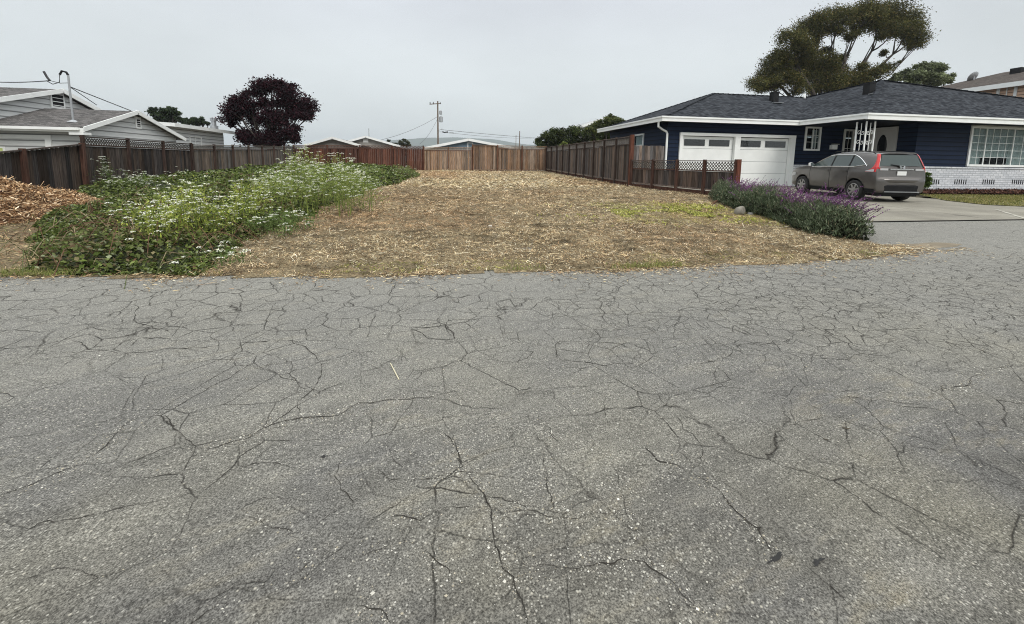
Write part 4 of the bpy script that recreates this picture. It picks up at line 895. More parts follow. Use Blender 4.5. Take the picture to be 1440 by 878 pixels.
mb = MB(); xs = np.arange(-10.8, -.7, .16); ys = np.arange(5.2, 33.8, .16); X, Y = np.meshgrid(xs, ys, indexing='ij'); Z = gz(X, Y)+bram_h(X, Y)*.62; ny = len(ys)
i, j = np.meshgrid(np.arange(len(xs)-1), np.arange(ny-1), indexing='ij'); a = (i*ny+j).ravel(); k = dist_mask(X[:-1, :-1]+.08, Y[:-1, :-1]+.08).ravel() > .1
mb.bulk(np.stack([X, Y, Z], -1).reshape(-1, 3), np.stack([a, a+ny, a+ny+1, a+1], 1)[k]); tag(mb.build('undergrowth', M['undergrowth'], smooth=True), 'dark tangled stems beneath the bramble leaves', 'undergrowth', kind='stuff')
mb = MB()
for n, y0, y1, s in ((110000, 5.2, 10.5, (.035, .085)), (72000, 10.5, 18., (.05, .11)), (52000, 18., 33.8, (.09, .17))):
    x = rnd(n, -10.7, -.9); y = rnd(n, y0, y1); dm = dist_mask(x, y); k = (dm > -.05) & (rnd(n) < .55+.5*vnoise(x, y, 3., 89)+.3*np.exp(-np.clip(dm, 0, 2)*2)); x, y = x[k], y[k]
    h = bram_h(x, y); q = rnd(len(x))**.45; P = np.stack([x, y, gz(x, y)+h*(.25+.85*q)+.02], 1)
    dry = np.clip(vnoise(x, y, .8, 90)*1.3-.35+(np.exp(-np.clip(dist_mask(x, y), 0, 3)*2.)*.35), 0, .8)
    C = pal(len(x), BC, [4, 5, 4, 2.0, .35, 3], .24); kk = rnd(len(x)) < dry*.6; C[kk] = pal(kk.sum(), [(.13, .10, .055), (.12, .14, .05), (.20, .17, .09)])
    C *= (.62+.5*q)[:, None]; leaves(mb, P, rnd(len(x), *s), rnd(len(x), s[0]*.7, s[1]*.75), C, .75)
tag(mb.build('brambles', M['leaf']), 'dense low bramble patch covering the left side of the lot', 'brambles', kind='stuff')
# bramble canes
mb = MB()
for _ in range(420):
    x, y = random.uniform(-9, -2.6), 5.3+abs(random.gauss(0, 4)); 
    if dist_mask(np.array([x]), np.array([y]))[0] < .0 or y > 20: continue
    a = random.uniform(0, 6.28); L = random.uniform(.3, .8); z0 = float(gz(x, y)+bram_h(np.array([x]), np.array([y]))[0])
    mb.tube([(x+math.cos(a)*L*t, y+math.sin(a)*L*t, z0-.1+.35*math.sin(math.pi*t)*random.uniform(.5, 1)) for t in (0, .25, .5, .75, 1)], .004, 4, random.choice([(.16, .09, .06), (.10, .12, .05), (.32, .25, .16)]))
tag(mb.build('bramble_canes', M['straw']), 'arching thin canes poking out of the bramble patch', 'canes', kind='stuff')

# ------------------------------------------------------------------ tall flowering weeds
YG = [(.33, .38, .07), (.24, .30, .06), (.44, .48, .13), (.16, .21, .05)]
GG = [(.12, .18, .055), (.17, .23, .08), (.08, .12, .04)]
def weeds(label, X_, Yb, rx, ry, h, nst, nfl, cols=YG, white=True, name='flowering_weed', nleaf=90, hz=None):
    c = gnd(X_, Yb)
    if c[0] < -10.3: q_ = onX(X_, Yb, -10.3); c = g3(-10.3, q_[1])
    t = thing(name, c, label, 'weed', 'clumps of tall weeds among the brambles'); ms, ml, mf = MB(), MB(), MB(); LP, LC, FP, FC = [], [], [], []
    for s in range(nst):
        while True:
            a, r = random.uniform(0, 6.283), math.sqrt(random.random()); x, y = c[0]+rx*r*math.cos(a), c[1]+ry*r*math.sin(a)
            if x > -10.6: break
        g = float(gz(x, y)); hh = h*(1-.45*r*r)*random.uniform(.72, 1.05); lx, ly = random.gauss(0, .1)*hh, random.gauss(0, .1)*hh
        top = Vector((x+lx, y+ly, g+hh)); b = Vector((x, y, g)); mid = b.lerp(top, .5)+Vector((-lx*.2, -ly*.2, 0))
        col = random.choice(cols); ms.tube([b, mid, top], [.008, .006, .003], 4, tuple(q*.9 for q in col))
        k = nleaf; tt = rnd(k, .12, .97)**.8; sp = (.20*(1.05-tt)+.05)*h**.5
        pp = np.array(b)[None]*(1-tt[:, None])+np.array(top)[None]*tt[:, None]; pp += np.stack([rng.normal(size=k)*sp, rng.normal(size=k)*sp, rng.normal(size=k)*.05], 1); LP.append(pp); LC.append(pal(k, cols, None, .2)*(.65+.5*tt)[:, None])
        for f in range(nfl):
            fa, fr = random.uniform(0, 6.283), abs(random.gauss(0, .17)); fz = hh*(1-random.random()**1.6*.55); q = b.lerp(top, fz/hh)
            e = Vector((q.x+fr*math.cos(fa), q.y+fr*math.sin(fa), q.z+.05)); ms.tube([q-Vector((0, 0, .08)), e], .002, 3, col)
            nn = 16; rr = random.uniform(.026, .060); aa = rnd(nn, 0, 6.283); ra = rr*np.sqrt(rnd(nn))
            FP.append(np.stack([e.x+ra*np.cos(aa), e.y+ra*np.sin(aa), e.z-(ra**2)*6+rnd(nn)*.008], 1)); FC.append(pal(nn, [(.90, .90, .82), (.82, .83, .70), (.66, .70, .42)], [5, 3, .8], .04))
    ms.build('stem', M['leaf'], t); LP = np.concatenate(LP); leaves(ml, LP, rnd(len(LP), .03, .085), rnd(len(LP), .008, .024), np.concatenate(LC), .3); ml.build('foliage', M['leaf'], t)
    if nfl and white: FP = np.concatenate(FP); leaves(mf, FP, .020, .018, np.concatenate(FC), 1.5); mf.build('blossom', M['flower'], t)
weeds('tall white flowering weed standing against the dark lattice fence', 152, 268, .25, .35, 1.3, 7, 6, GG, nleaf=60)
weeds('white flowering weeds by the lattice fence, right of the tallest one', 186, 276, .7, .5, .85, 14, 7, GG, nleaf=45)
weeds('pale yellow-green flowering clump nearest the street', 262, 350, .42, .55, 1.08, 24, 6, YG)
weeds('loose white flowers on low stems at the left of the street side clump', 222, 338, .35, .5, .80, 9, 5, YG, nleaf=60)
weeds('narrow yellow-green flowering clump in the middle of the brambles', 345, 322, .25, .5, 1.05, 15, 5, YG)
weeds('largest white flowering mass beside the straw, tallest of all clumps', 447, 300, 1.2, 1.6, 1.58, 60, 10, [(.24, .30, .08), (.17, .23, .06), (.33, .38, .11)], nleaf=120)
weeds('white flowers spilling left from the largest flowering mass', 385, 288, .4, .8, 1.0, 10, 8, YG)
weeds('green lower flowering fringe in front of the largest mass, at the straw edge', 398, 330, .5, .6, .45, 16, 3, [(.16, .22, .07), (.11, .16, .05)])
weeds('yellow-green weed clump at the far end before the red-brown fence', 521, 254, .9, 1.4, .85, 18, 1, [(.26, .31, .10), (.18, .24, .08), (.33, .38, .15)], nleaf=140)
weeds('small pale green weed clump at the far right tip of the brambles', 571, 252, .8, 1.2, .75, 12, 1, [(.24, .28, .10), (.16, .21, .08)], nleaf=140)
weeds('few white flowers low among brambles near the street', 300, 372, .4, .3, .30, 5, 3, GG, nleaf=40)
weeds('sparse white flowers along the fence behind the brambles', 275, 262, 1.6, .8, .7, 9, 4, GG, nleaf=30)
# grass tufts along the street edge
mb = MB(); n = 9000; x = rnd(n, -6.2, 8.); y = edge_y(x)+np.abs(rng.normal(size=n))*.12; k = rnd(n) < np.clip(vnoise(x, x*0, 1.1, 15)*1.4, 0, 1); x, y = x[k], y[k]
leaves(mb, np.stack([x, y, gz(x, y)+.035], 1), rnd(len(x), .05, .12), .006, pal(len(x), [(.16, .20, .05), (.24, .26, .08), (.34, .32, .14)]), 0., np.array([0, 0, 1.])); tag(mb.build('edge_grass', M['leaf']), 'thin green grass tufts along the edge of the asphalt', 'grass', kind='stuff')
mb = MB(); n = 7000; x = 6.0+rng.normal(size=n)*1.2; y = 9.9+rng.normal(size=n)*.8; k = in_lot(x, y) & (vnoise(x, y, 1.6, 95)+.5*vnoise(x, y, 6., 96) > .12); x, y = x[k], y[k]
leaves(mb, np.stack([x, y, gz(x, y)+.06], 1), rnd(len(x), .05, .11), rnd(len(x), .02, .04), pal(len(x), [(.42, .42, .10), (.26, .28, .07), (.56, .54, .20)]), .5); tag(mb.build('low_weeds', M['leaf']), 'flat yellow-green weeds spreading through the straw near the rock', 'weeds', kind='stuff')

# ------------------------------------------------------------------ purple flowering hedge, rock, branch
HS_ = thing('sage_hedge', g3(8.1, 9.), 'long low grey-green sage hedge with purple flower spikes along the driveway', 'hedge')
def hx(t): return np.interp(t, [0, .25, .5, .75, 1], [9.35, 8.55, 7.95, 7.6, 7.35]), np.interp(t, [0, .25, .5, .75, 1], [12.9, 11., 9.2, 7.7, 6.75])
n = 44000; t_ = rnd(n); cx_, cy_ = hx(t_); a = rnd(n, 0, 6.283); r = np.sqrt(rnd(n)); wd = .52+.1*vnoise(t_*9, t_*0, 1., 91); x = cx_+wd*r*np.cos(a)*.95; y = cy_+wd*r*np.sin(a)*.8
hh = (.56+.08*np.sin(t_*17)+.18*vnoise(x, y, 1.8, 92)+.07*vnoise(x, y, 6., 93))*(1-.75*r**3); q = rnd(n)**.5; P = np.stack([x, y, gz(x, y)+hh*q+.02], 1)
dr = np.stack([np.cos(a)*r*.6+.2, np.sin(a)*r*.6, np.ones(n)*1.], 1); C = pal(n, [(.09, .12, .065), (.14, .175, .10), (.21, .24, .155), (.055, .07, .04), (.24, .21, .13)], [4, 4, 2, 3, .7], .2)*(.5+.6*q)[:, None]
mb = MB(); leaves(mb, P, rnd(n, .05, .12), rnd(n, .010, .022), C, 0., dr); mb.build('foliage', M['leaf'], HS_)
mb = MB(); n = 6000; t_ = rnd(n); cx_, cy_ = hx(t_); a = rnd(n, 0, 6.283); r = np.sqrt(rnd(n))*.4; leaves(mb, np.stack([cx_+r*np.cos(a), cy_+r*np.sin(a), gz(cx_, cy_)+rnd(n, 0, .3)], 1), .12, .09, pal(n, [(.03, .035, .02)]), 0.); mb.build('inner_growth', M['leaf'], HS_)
ms = MB(); FP, FC, FD = [], [], []; n_sp = 560
for k in range(n_sp):
    t1 = random.random()**.9; cx_, cy_ = map(float, hx(t1)); a = random.gauss(.1, .95); rr = random.uniform(.05, .5); x, y = cx_+rr*math.cos(a), cy_+rr*math.sin(a)*.9
    z = float(gz(x, y))+.50*(1-.5*(rr/.55)**3)+random.uniform(-.08, .05); L = random.uniform(.16, .46); ln = Vector((math.cos(a)*random.uniform(.3, 1.2)+.35, math.sin(a)*.5, random.uniform(.45, 1.1))).normalized()
    side = Vector((random.gauss(0, .1), random.gauss(0, .1), random.uniform(-.12, .12))); pts = [Vector((x, y, z))+ln*L*u+side*u*u for u in (0, .33, .66, 1)]; ms.tube(pts, [.004, .0035, .003, .002], 4, random.choice([(.16, .07, .13), (.12, .12, .08)]))
    m_ = 20; uu = rnd(m_, .25, 1.05)
    for u in uu:
        p = Vector((x, y, z))+ln*L*u+side*u*u; FP.append((p.x+random.gauss(0, .006), p.y+random.gauss(0, .006), p.z+random.gauss(0, .006))); FD.append(tuple(ln))
    FC.append(pal(m_, [(.20, .055, .22), (.30, .10, .30), (.11, .035, .13), (.40, .22, .38)], [4, 3, 3, 1], .2)*(1 if random.random() < .8 else .5))
for k, (X_, Y_, dx) in enumerate(((1222, 318, .45), (1228, 330, .55), (1205, 300, .5), (1215, 290, .4))):
    p = Vector(hx(.93 if k < 2 else .8)+(0,)); p.z = float(gz(p.x, p.y))+.32; e = p+Vector((dx+.35, .1, .16+.05*k)); pts = [p.lerp(e, u)+Vector((0, 0, -.05*math.sin(math.pi*u))) for u in (0, .3, .6, .85, 1)]; m3 = MB(); m3.tube(pts, [.005, .006, .008, .009, .003], 5, (.06, .035, .05)); m3.build('flower_spike', M['leaf'], HS_)
ms.build('flower_stem', M['leaf'], HS_); mb = MB(); leaves(mb, np.array(FP), .026, .016, np.concatenate(FC), 0.); mb.build('flower_spike', M['flower'], HS_)
def rock(label, X_, Y_, s, sq=(1, .8, .7), seed=1, mat='rock', name='rock', cat='rock'):
    c = gnd(X_, Y_); m = bpy.data.meshes.new(name); import bmesh; bm = bmesh.new(); bmesh.ops.create_icosphere(bm, subdivisions=3, radius=1)
    r = random.Random(seed); pl = [(Vector((r.gauss(0, 1), r.gauss(0, 1), r.gauss(0, 1))).normalized(), r.uniform(.6, .85)) for _ in range(9)]
    for v in bm.verts:
        for nn, dd in pl:
            k = v.co.dot(nn)-dd
            if k > 0: v.co -= nn*k*.85
        v.co = Vector((v.co.x*sq[0], v.co.y*sq[1], v.co.z*sq[2]))*s
    bm.to_mesh(m); bm.free(); m.materials.append(M[mat]); o = bpy.data.objects.new(name, m); COL.objects.link(o); o.location = (c[0], c[1], c[2]+s*sq[2]*.55); o.rotation_euler = (0, 0, r.uniform(0, 6)); return tag(o, label, cat)
M['palerock'] = plain('pale_rock', (.26, .24, .20), .9, .3, 9., bmp=.7)
rock('pale grey boulder at the left foot of the sage hedge', 1040, 303, .17, (1, .85, .95), 3, 'palerock')
rock('small dark stone beside the pale boulder', 1056, 304, .10, (1, .8, .7), 5)
rock('small white stone lying in the straw in the middle of the lot', 689, 321, .05, (1, .8, .8), 8, 'white', 'stone', 'stone')
m = MB(); a = Vector(gnd(1000, 288, .03)); b = Vector(gnd(1012, 281, .1)); m.tube([a, a.lerp(b, .5)+Vector((.02, .0, .03)), b+Vector((.3, .2, .05))], [.035, .03, .02], 6, (.14, .08, .05)); tag(m.build('fallen_branch', M['straw']), 'short brown broken branch leaning by the end of the low fence', 'branch')

# ------------------------------------------------------------------ trees
def tree(name, label, cat, X_, dep, clumps, nleaf, ls, lw, cols, trunk_r=.2, tufts=7, group=None, mat='leaf', bias=.3, wts=None, limbs=True, fork=.35, tuft_r=.36, flat=.8, groups=0):
    b = onD(X_, 215, dep); base = Vector((b[0], b[1], float(gz(b[0], b[1])))); t = thing(name, base, label, cat, group); pm = dep/F
    C3 = []
    for (cx_, cy_, r) in clumps:
        dd = dep+random.uniform(-.5, .5)*r*pm*2.2; C3.append((Vector(onD(cx_, cy_, dd)), r*dd/F))
    if limbs:
        mb = MB(); top = sum((c for c, r in C3), Vector())/len(C3); fk = base.lerp(top, fork); mb.tube([base-Vector((0, 0, .2)), base.lerp(fk, .5)+Vector((random.gauss(0, .06), 0, 0)), fk], [trunk_r*1.25, trunk_r, trunk_r*.85], 9)
        mb.build('trunk', M['bark'], t, True); mb = MB(); fork_of = {}
        if groups:
            rx = Vector((ct, -st, 0)); an = sorted(range(len(C3)), key=lambda i: math.atan2((C3[i][0]-fk).dot(rx), (C3[i][0]-fk).z)); 
            for g in range(groups):
                idx = an[g*len(an)//groups:(g+1)*len(an)//groups]; ce = sum((C3[i][0] for i in idx), Vector())/len(idx); f2 = fk.lerp(ce, .5)+Vector((random.gauss(0, .3), random.gauss(0, .3), -.3)); f3 = fk.lerp(ce, .95)
                mb.tube([fk-Vector((0, 0, .3)), fk.lerp(f2, .5)+Vector((random.gauss(0, .15), 0, -.2)), f2, f3], [trunk_r*.62, trunk_r*.5, trunk_r*.42, trunk_r*.2], 7)
                for i in idx: fork_of[i] = f2 if (C3[i][0]-f2).length < (C3[i][0]-f3).length or i % 3 == 0 else f3
        for ci, (c, r) in enumerate(C3):
            if groups:
                o = fork_of[ci]; mid = o.lerp(c, .5)+Vector((random.gauss(0, .25), random.gauss(0, .25), random.gauss(-.25, .25))); k_ = trunk_r*.16
                mb.tube([o, o.lerp(mid, .5)+Vector((0, 0, -.1)), mid, c], [k_*1.2, k_, k_*.7, .015], 5)
                for _ in range(4): v = Vector((random.gauss(0, 1), random.gauss(0, 1), random.gauss(.3, .8))).normalized()*r*.9; mb.tube([mid.lerp(c, random.uniform(0, .8)), c+v*.5, c+v], [k_*.5, k_*.35, .008], 4)
                continue
            mid = fk.lerp(c, .45)+Vector((random.gauss(0, .25), random.gauss(0, .25), -.12*(c-fk).length)); e = c+Vector((0, 0, r*.4)); mb.tube([fk-Vector((0, 0, .1)), fk.lerp(mid, .5), mid, mid.lerp(c, .6), e], [trunk_r*.55, trunk_r*.45, trunk_r*.33, trunk_r*.2, .015], 5)
            for _ in range(3): v = Vector((random.gauss(0, 1), random.gauss(0, 1), random.gauss(.3, .8))).normalized()*r*.9; mb.tube([mid.lerp(c, .5), c+v*.5, c+v], [trunk_r*.16, trunk_r*.1, .008], 4)
        mb.build('limbs', M['bark'], t, True)
    tot = sum(r*r for c, r in C3); PS, CS = [], []
    for c, r in C3:
        k = int(nleaf*r*r/tot); nt_ = max(3, int(tufts*(r/ (sum(q for _, q in C3)/len(C3)))**2)); d3 = rng.normal(size=(nt_, 3)); d3[:, 2] = d3[:, 2]*.9+.15; d3 /= np.linalg.norm(d3, axis=1)[:, None]
        tc = np.array(c)+d3*r*rnd(nt_, .45, .92)[:, None]*np.array([1, 1, flat]); ti = rng.integers(0, nt_, k); tb = rng.normal(1, .22, nt_).clip(.5, 1.6)
        PS.append(tc[ti]+rng.normal(size=(k, 3))*r*tuft_r*np.array([1, 1, .75])*.7); CS.append(pal(k, cols, wts, .2)*tb[ti][:, None])
    P = np.concatenate(PS); mb = MB(); leaves(mb, P, rnd(len(P), *ls), rnd(len(P), *lw), np.concatenate(CS), bias); mb.build('crown', M[mat], t); return t
S8 = lambda L: [(1040+x/3.6, y/3.6, r/3.6) for x, y, r in L]
EU = S8([(100,425,42),(165,345,48),(235,275,50),(180,425,45),(265,205,52),(325,140,50),(415,105,52),(520,85,55),(640,70,62),(760,72,66),(835,112,60),(880,190,44),(893,228,32),(700,125,55),(600,125,45),(340,310,52),(420,340,52),(250,365,55),(470,400,55),(560,425,45),(650,385,50),(725,365,38),(600,350,32),(405,180,38),(560,180,30),(790,150,48),(300,445,40),(395,450,34),(525,300,28),(740,262,20),(798,322,11),(330,225,34),(860,150,45),(480,150,40),(300,235,46),(280,350,52),(450,300,36),(500,430,52),(335,265,44),(360,400,50),(500,345,36),(230,400,50),(210,310,40),(140,385,40),(120,440,30),(500,450,35),(620,430,35),(700,180,26),(455,250,24),(385,265,22)])
tree('eucalyptus_tree', 'large spreading eucalyptus tree with open limbs behind the blue house', 'tree', 1162, 48, [(x, y, r*1.16) for x, y, r in EU], 125000, (.15, .28), (.06, .12), [(.095, .098, .034), (.145, .135, .045), (.06, .066, .026), (.19, .145, .055)], .5, 12, wts=[4, 3, 3, 1.2], fork=.45, tuft_r=.44, groups=7)
tree('round_tree', 'pale grey-green rounded tree right of the eucalyptus', 'tree', 1298, 46, S8([(850,380,38),(925,355,40),(1000,352,40),(1055,385,30),(900,400,45),(980,405,45),(790,398,30),(960,340,30),(1040,420,30),(860,430,35)]), 26000, (.18, .30), (.10, .15), [(.19, .22, .12), (.27, .30, .18), (.12, .14, .07)], .2, 16, tuft_r=.26, bias=.8)
random.seed(21)
PL = [(378+math.cos(a)*r*1.12*46+random.gauss(0, 4), 160+math.sin(a)*r*38+random.gauss(0, 3.5), random.uniform(10, 17)) for r, n_ in ((0, 1), (.5, 6), (.95, 13)) for a in [2*math.pi*i/n_+r for i in range(n_)]]+[(390, 120, 10), (372, 122, 9), (350, 134, 9), (330, 150, 8), (322, 158, 6), (430, 150, 8), (438, 160, 5), (408, 124, 9), (324, 176, 6), (345, 190, 9), (380, 198, 12), (410, 196, 10)]
tree('plum_tree', 'round purple-leaved plum tree behind the corner of the lot', 'tree', 380, 37, PL, 46000, (.13, .24), (.08, .15), [(.026, .009, .014), (.042, .013, .019), (.015, .007, .010), (.075, .028, .034)], .2, 10, wts=[4, 3, 3, 1], tuft_r=.40)
C1 = lambda L: [(x/3.99, 80+y/3.99, r/3.99) for x, y, r in L]
tree('cypress_tree', 'dark flat-topped cypress showing above the grey house roof', 'tree', 232, 58, C1([(860,305,22),(880,330,26),(920,320,30),(960,305,28),(985,325,22),(900,350,28),(950,350,28),(845,290,10),(990,345,16)]), 6500, (.3, .5), (.1, .18), [(.035, .055, .025), (.06, .085, .035), (.02, .03, .015)], .25, 7)
tree('cypress_tree', 'lower dark cypress to the right, just before the metal chimney', 'tree', 272, 62, C1([(1020,360,18),(1050,362,20),(1085,355,18),(1120,352,18),(1145,368,18),(1165,375,10),(1100,372,22),(1055,378,20)]), 5000, (.3, .5), (.1, .18), [(.035, .055, .025), (.06, .085, .035), (.02, .03, .015)], .25, 7)
C4 = lambda L: [(740+x/4.5, 130+y/4.5, r/4.5) for x, y, r in L]
tree('evergreen_shrub', 'dark spreading evergreen behind the corner of the tall fence', 'shrub', 780, 44, C4([(95,320,38),(130,290,45),(180,255,42),(230,250,42),(285,245,42),(340,250,42),(160,310,45),(240,305,50),(320,300,50),(390,290,50),(110,345,38),(200,340,45),(75,300,16),(300,340,45),(380,340,40)]), 17000, (.15, .28), (.07, .12), [(.045, .065, .025), (.08, .105, .035), (.03, .04, .018), (.12, .14, .05)], .2, 9)
tree('evergreen_shrub', 'taller olive green shrub between the tall fence and the blue house roof', 'shrub', 860, 41, C4([(400,235,36),(450,215,36),(500,190,36),(540,175,34),(580,190,34),(610,200,28),(470,260,45),(540,245,45),(600,250,42),(520,300,45),(440,310,40),(590,310,40),(545,150,14),(470,180,12)]), 15000, (.15, .28), (.07, .12), [(.07, .09, .03), (.11, .135, .045), (.045, .06, .022), (.16, .17, .06)], .2, 9)
tree('young_shrub', 'small yellow-green shrub peeking over the tall fence', 'shrub', 794, 38.5, C4([(240,330,20),(255,345,16),(228,345,16)]), 1200, (.14, .22), (.08, .12), [(.26, .30, .08), (.20, .24, .07)], .08, 5)
tree('far_tree', 'tiny dark tree above the red-brown fence in the distance', 'tree', 568, 85, [(565, 202, 5), (570, 199, 4), (574, 203, 4)], 900, (.3, .5), (.15, .3), [(.05, .06, .035), (.09, .09, .05)], .15, 5)
tree('far_tree', 'tiny pointed dark tree left of the other distant one', 'tree', 547, 90, [(547, 199, 2.5), (546, 202, 3), (555, 203, 3)], 600, (.3, .5), (.15, .3), [(.04, .05, .03)], .15, 5)
tree('ball_shrub', 'small clipped green shrub at the brick wall, half hidden by the car', 'shrub', 1303, 18.6, [(1303, 252, 5.5), (1302, 260, 6), (1303, 246, 4)], 4500, (.04, .07), (.02, .035), [(.10, .16, .035), (.15, .22, .05), (.06, .09, .025)], .03, 14, tuft_r=.3)
# red weeds and tiny plants at the foot of the dark lattice fence
# ------------------------------------------------------------------ parked car (built facing +y, then turned)
import bmesh
CAR = bpy.data.objects.new('parked_car', None); COL.objects.link(CAR)
tag(CAR, 'grey-brown compact SUV parked on the driveway, rear and left side showing', 'car')
def carpaint():
    m, nt, b = newmat('warm_grey_car_paint'); p = coords(nt)
    setc(nt, b, mix(nt, 1., (.115, .105, .098), ramp(nt, noise(nt, p, 2.5, 4.), [(.3, .88), (.7, 1.1)]), 'MULTIPLY')); b.inputs['Metallic'].default_value = .65
    b.inputs['Roughness'].default_value = .32; b.inputs['Coat Weight'].default_value = .7; b.inputs['Coat Roughness'].default_value = .06; return m
M['paint'] = carpaint()
m, nt, b = newmat('red_tail_lens'); b.inputs['Base Color'].default_value = (.55, .012, .012, 1); b.inputs['Roughness'].default_value = .12; b.inputs['Coat Weight'].default_value = .6; M['red'] = m
M['clear'] = plain('clear_lens', (.45, .45, .45), .12, .1, bmp=0, spec=.8); M['plate'] = plain('number_plate', (.72, .72, .70), .4, .05, bmp=0); M['cladding'] = plain('grey_cladding', (.012, .012, .013), .7, .1, bmp=0, spec=.15)
yk = [2.22, 2.20, 2.12, 1.95, 1.6, 1.2, .82, .42, .12, -.35, -.9, -1.4, -1.75, -1.93, -2.0, -2.07, -2.13, -2.18, -2.21, -2.235, -2.25, -2.33]
zk = [.60, .80, .95, 1.03, 1.11, 1.18, 1.25, 1.49, 1.615, 1.685, 1.70, 1.665, 1.635, 1.61, 1.57, 1.42, 1.27, 1.16, 1.06, .90, .82, .78]
wk = [.60, .70, .80, .855, .895, .905, .905, .91, .91, .91, .91, .91, .90, .89, .885, .88, .87, .86, .85, .845, .84, .76]
zt = lambda y: np.interp(y, yk[::-1], zk[::-1]); wf = lambda y: np.interp(y, yk[::-1], wk[::-1]); bz = lambda y: np.interp(y, [-2.33, -1.6, 0, 1., 2.2], [1.15, 1.15, 1.11, 1.07, .90]); zlo = lambda y: np.interp(y, [-2.33, -2.1, -1.7, 1.7, 2.1, 2.22], [.34, .27, .24, .24, .27, .36])
gk = ([.24, .32, .45, .64, .82, 1.0, 1.15], [.93, .965, .985, 1.0, 1.0, .985, .955])
def hw(y, z):
    w_, b_ = wf(y), bz(y); t_ = zt(y)
    if z <= b_ or t_ < b_+.1: return w_*np.interp(z, *gk)
    return w_*.955-(z-b_)*.40
def ring(y):
    w_, b_, t_, l_ = wf(y), float(bz(y)), float(zt(y)), float(zlo(y)); R_ = [(0, l_), (.7*w_, l_), (w_*.93, l_+.02)]
    bb = min(b_, t_-.06); zs_ = [l_+(bb-l_)*q for q in (.15, .32, .5, .68, .86, 1)]
    R_ += [(hw(y, z) if z <= b_ else w_*.95, z) for z in zs_]
    if t_ > b_+.12: e = t_-.07; R_ += [(hw(y, (b_+e)/2), (b_+e)/2), (hw(y, e), e), (hw(y, e)-.07, t_-.02)]; x_ = hw(y, e)
    else: x_ = w_*.95; q = max(0, t_-bb); R_ += [(x_-.015, bb+q*.4), (x_-.05, bb+q*.75), (x_-.12, t_-.008)]
    return R_+[(x_*.5, t_+.0), (0, t_+.012)]
st_y = sorted(set(yk+[1.78, 1.4, .75, .38, 0, -.6, -1.15, -1.58]), reverse=True)
bm = bmesh.new(); prev = None
for y in st_y:
    rr = ring(y); full = [(x, z) for x, z in rr]+[(-x, z) for x, z in rr[-2:0:-1]]; cur = [bm.verts.new((x, y, z)) for x, z in full]
    if prev:
        n = len(cur)
        for i in range(n): bm.faces.new((prev[i], prev[(i+1) % n], cur[(i+1) % n], cur[i]))
    else: bm.faces.new(cur[::-1])
    prev = cur
bm.faces.new(prev); bmesh.ops.recalc_face_normals(bm, faces=bm.faces)
for f in bm.faces: f.smooth = True
me = bpy.data.meshes.new('body'); bm.to_mesh(me); bm.free(); me.materials.append(M['paint']); me.materials.append(M['black'])
body = bpy.data.objects.new('body', me); COL.objects.link(body)
s_ = body.modifiers.new('s', 'SUBSURF'); s_.levels = 1; s_.render_levels = 1; cuts = []
for y in (1.31, -1.31):
    for sx in (1, -1):
        bm = bmesh.new(); bmesh.ops.create_cone(bm, cap_ends=True, segments=40, radius1=.405, radius2=.405, depth=.5, matrix=Matrix.Translation((sx*.86, y, .36)) @ Matrix.Rotation(math.pi/2, 4, 'Y')); cm = bpy.data.meshes.new('c'); bm.to_mesh(cm); bm.free()
        cm.materials.append(M['paint']); cm.materials.append(M['black'])
        for p in cm.polygons: p.material_index = 1
        c_ = bpy.data.objects.new('c', cm); COL.objects.link(c_); cuts.append(c_); bo = body.modifiers.new('b', 'BOOLEAN'); bo.operation = 'DIFFERENCE'; bo.object = c_; bo.solver = 'EXACT'
dg = bpy.context.evaluated_depsgraph_get(); nm = bpy.data.meshes.new_from_object(body.evaluated_get(dg)); body.modifiers.clear(); body.data = nm; nm.name = 'body'
for c_ in cuts: bpy.data.objects.remove(c_)
body.parent = CAR
def cp(name, mat, fn, parent=CAR, smooth=False): m = MB(); fn(m); return m.build(name, M[mat], parent, smooth)
def side_patch(m, ys_, zl, zu, off=.012, rows=4, sx=-1):
    V = []
    for y, a, b_ in zip(ys_, zl, zu):
        for r in range(rows+1): z = a+(b_-a)*r/rows; V.append((sx*(hw(y, z)+off), y, z))
    k = rows+1; m.add(V, [(i*k+r, (i+1)*k+r, (i+1)*k+r+1, i*k+r+1) for i in range(len(ys_)-1) for r in range(rows)])
def roofline(y): return min(float(zt(y))-.115, 1.545)
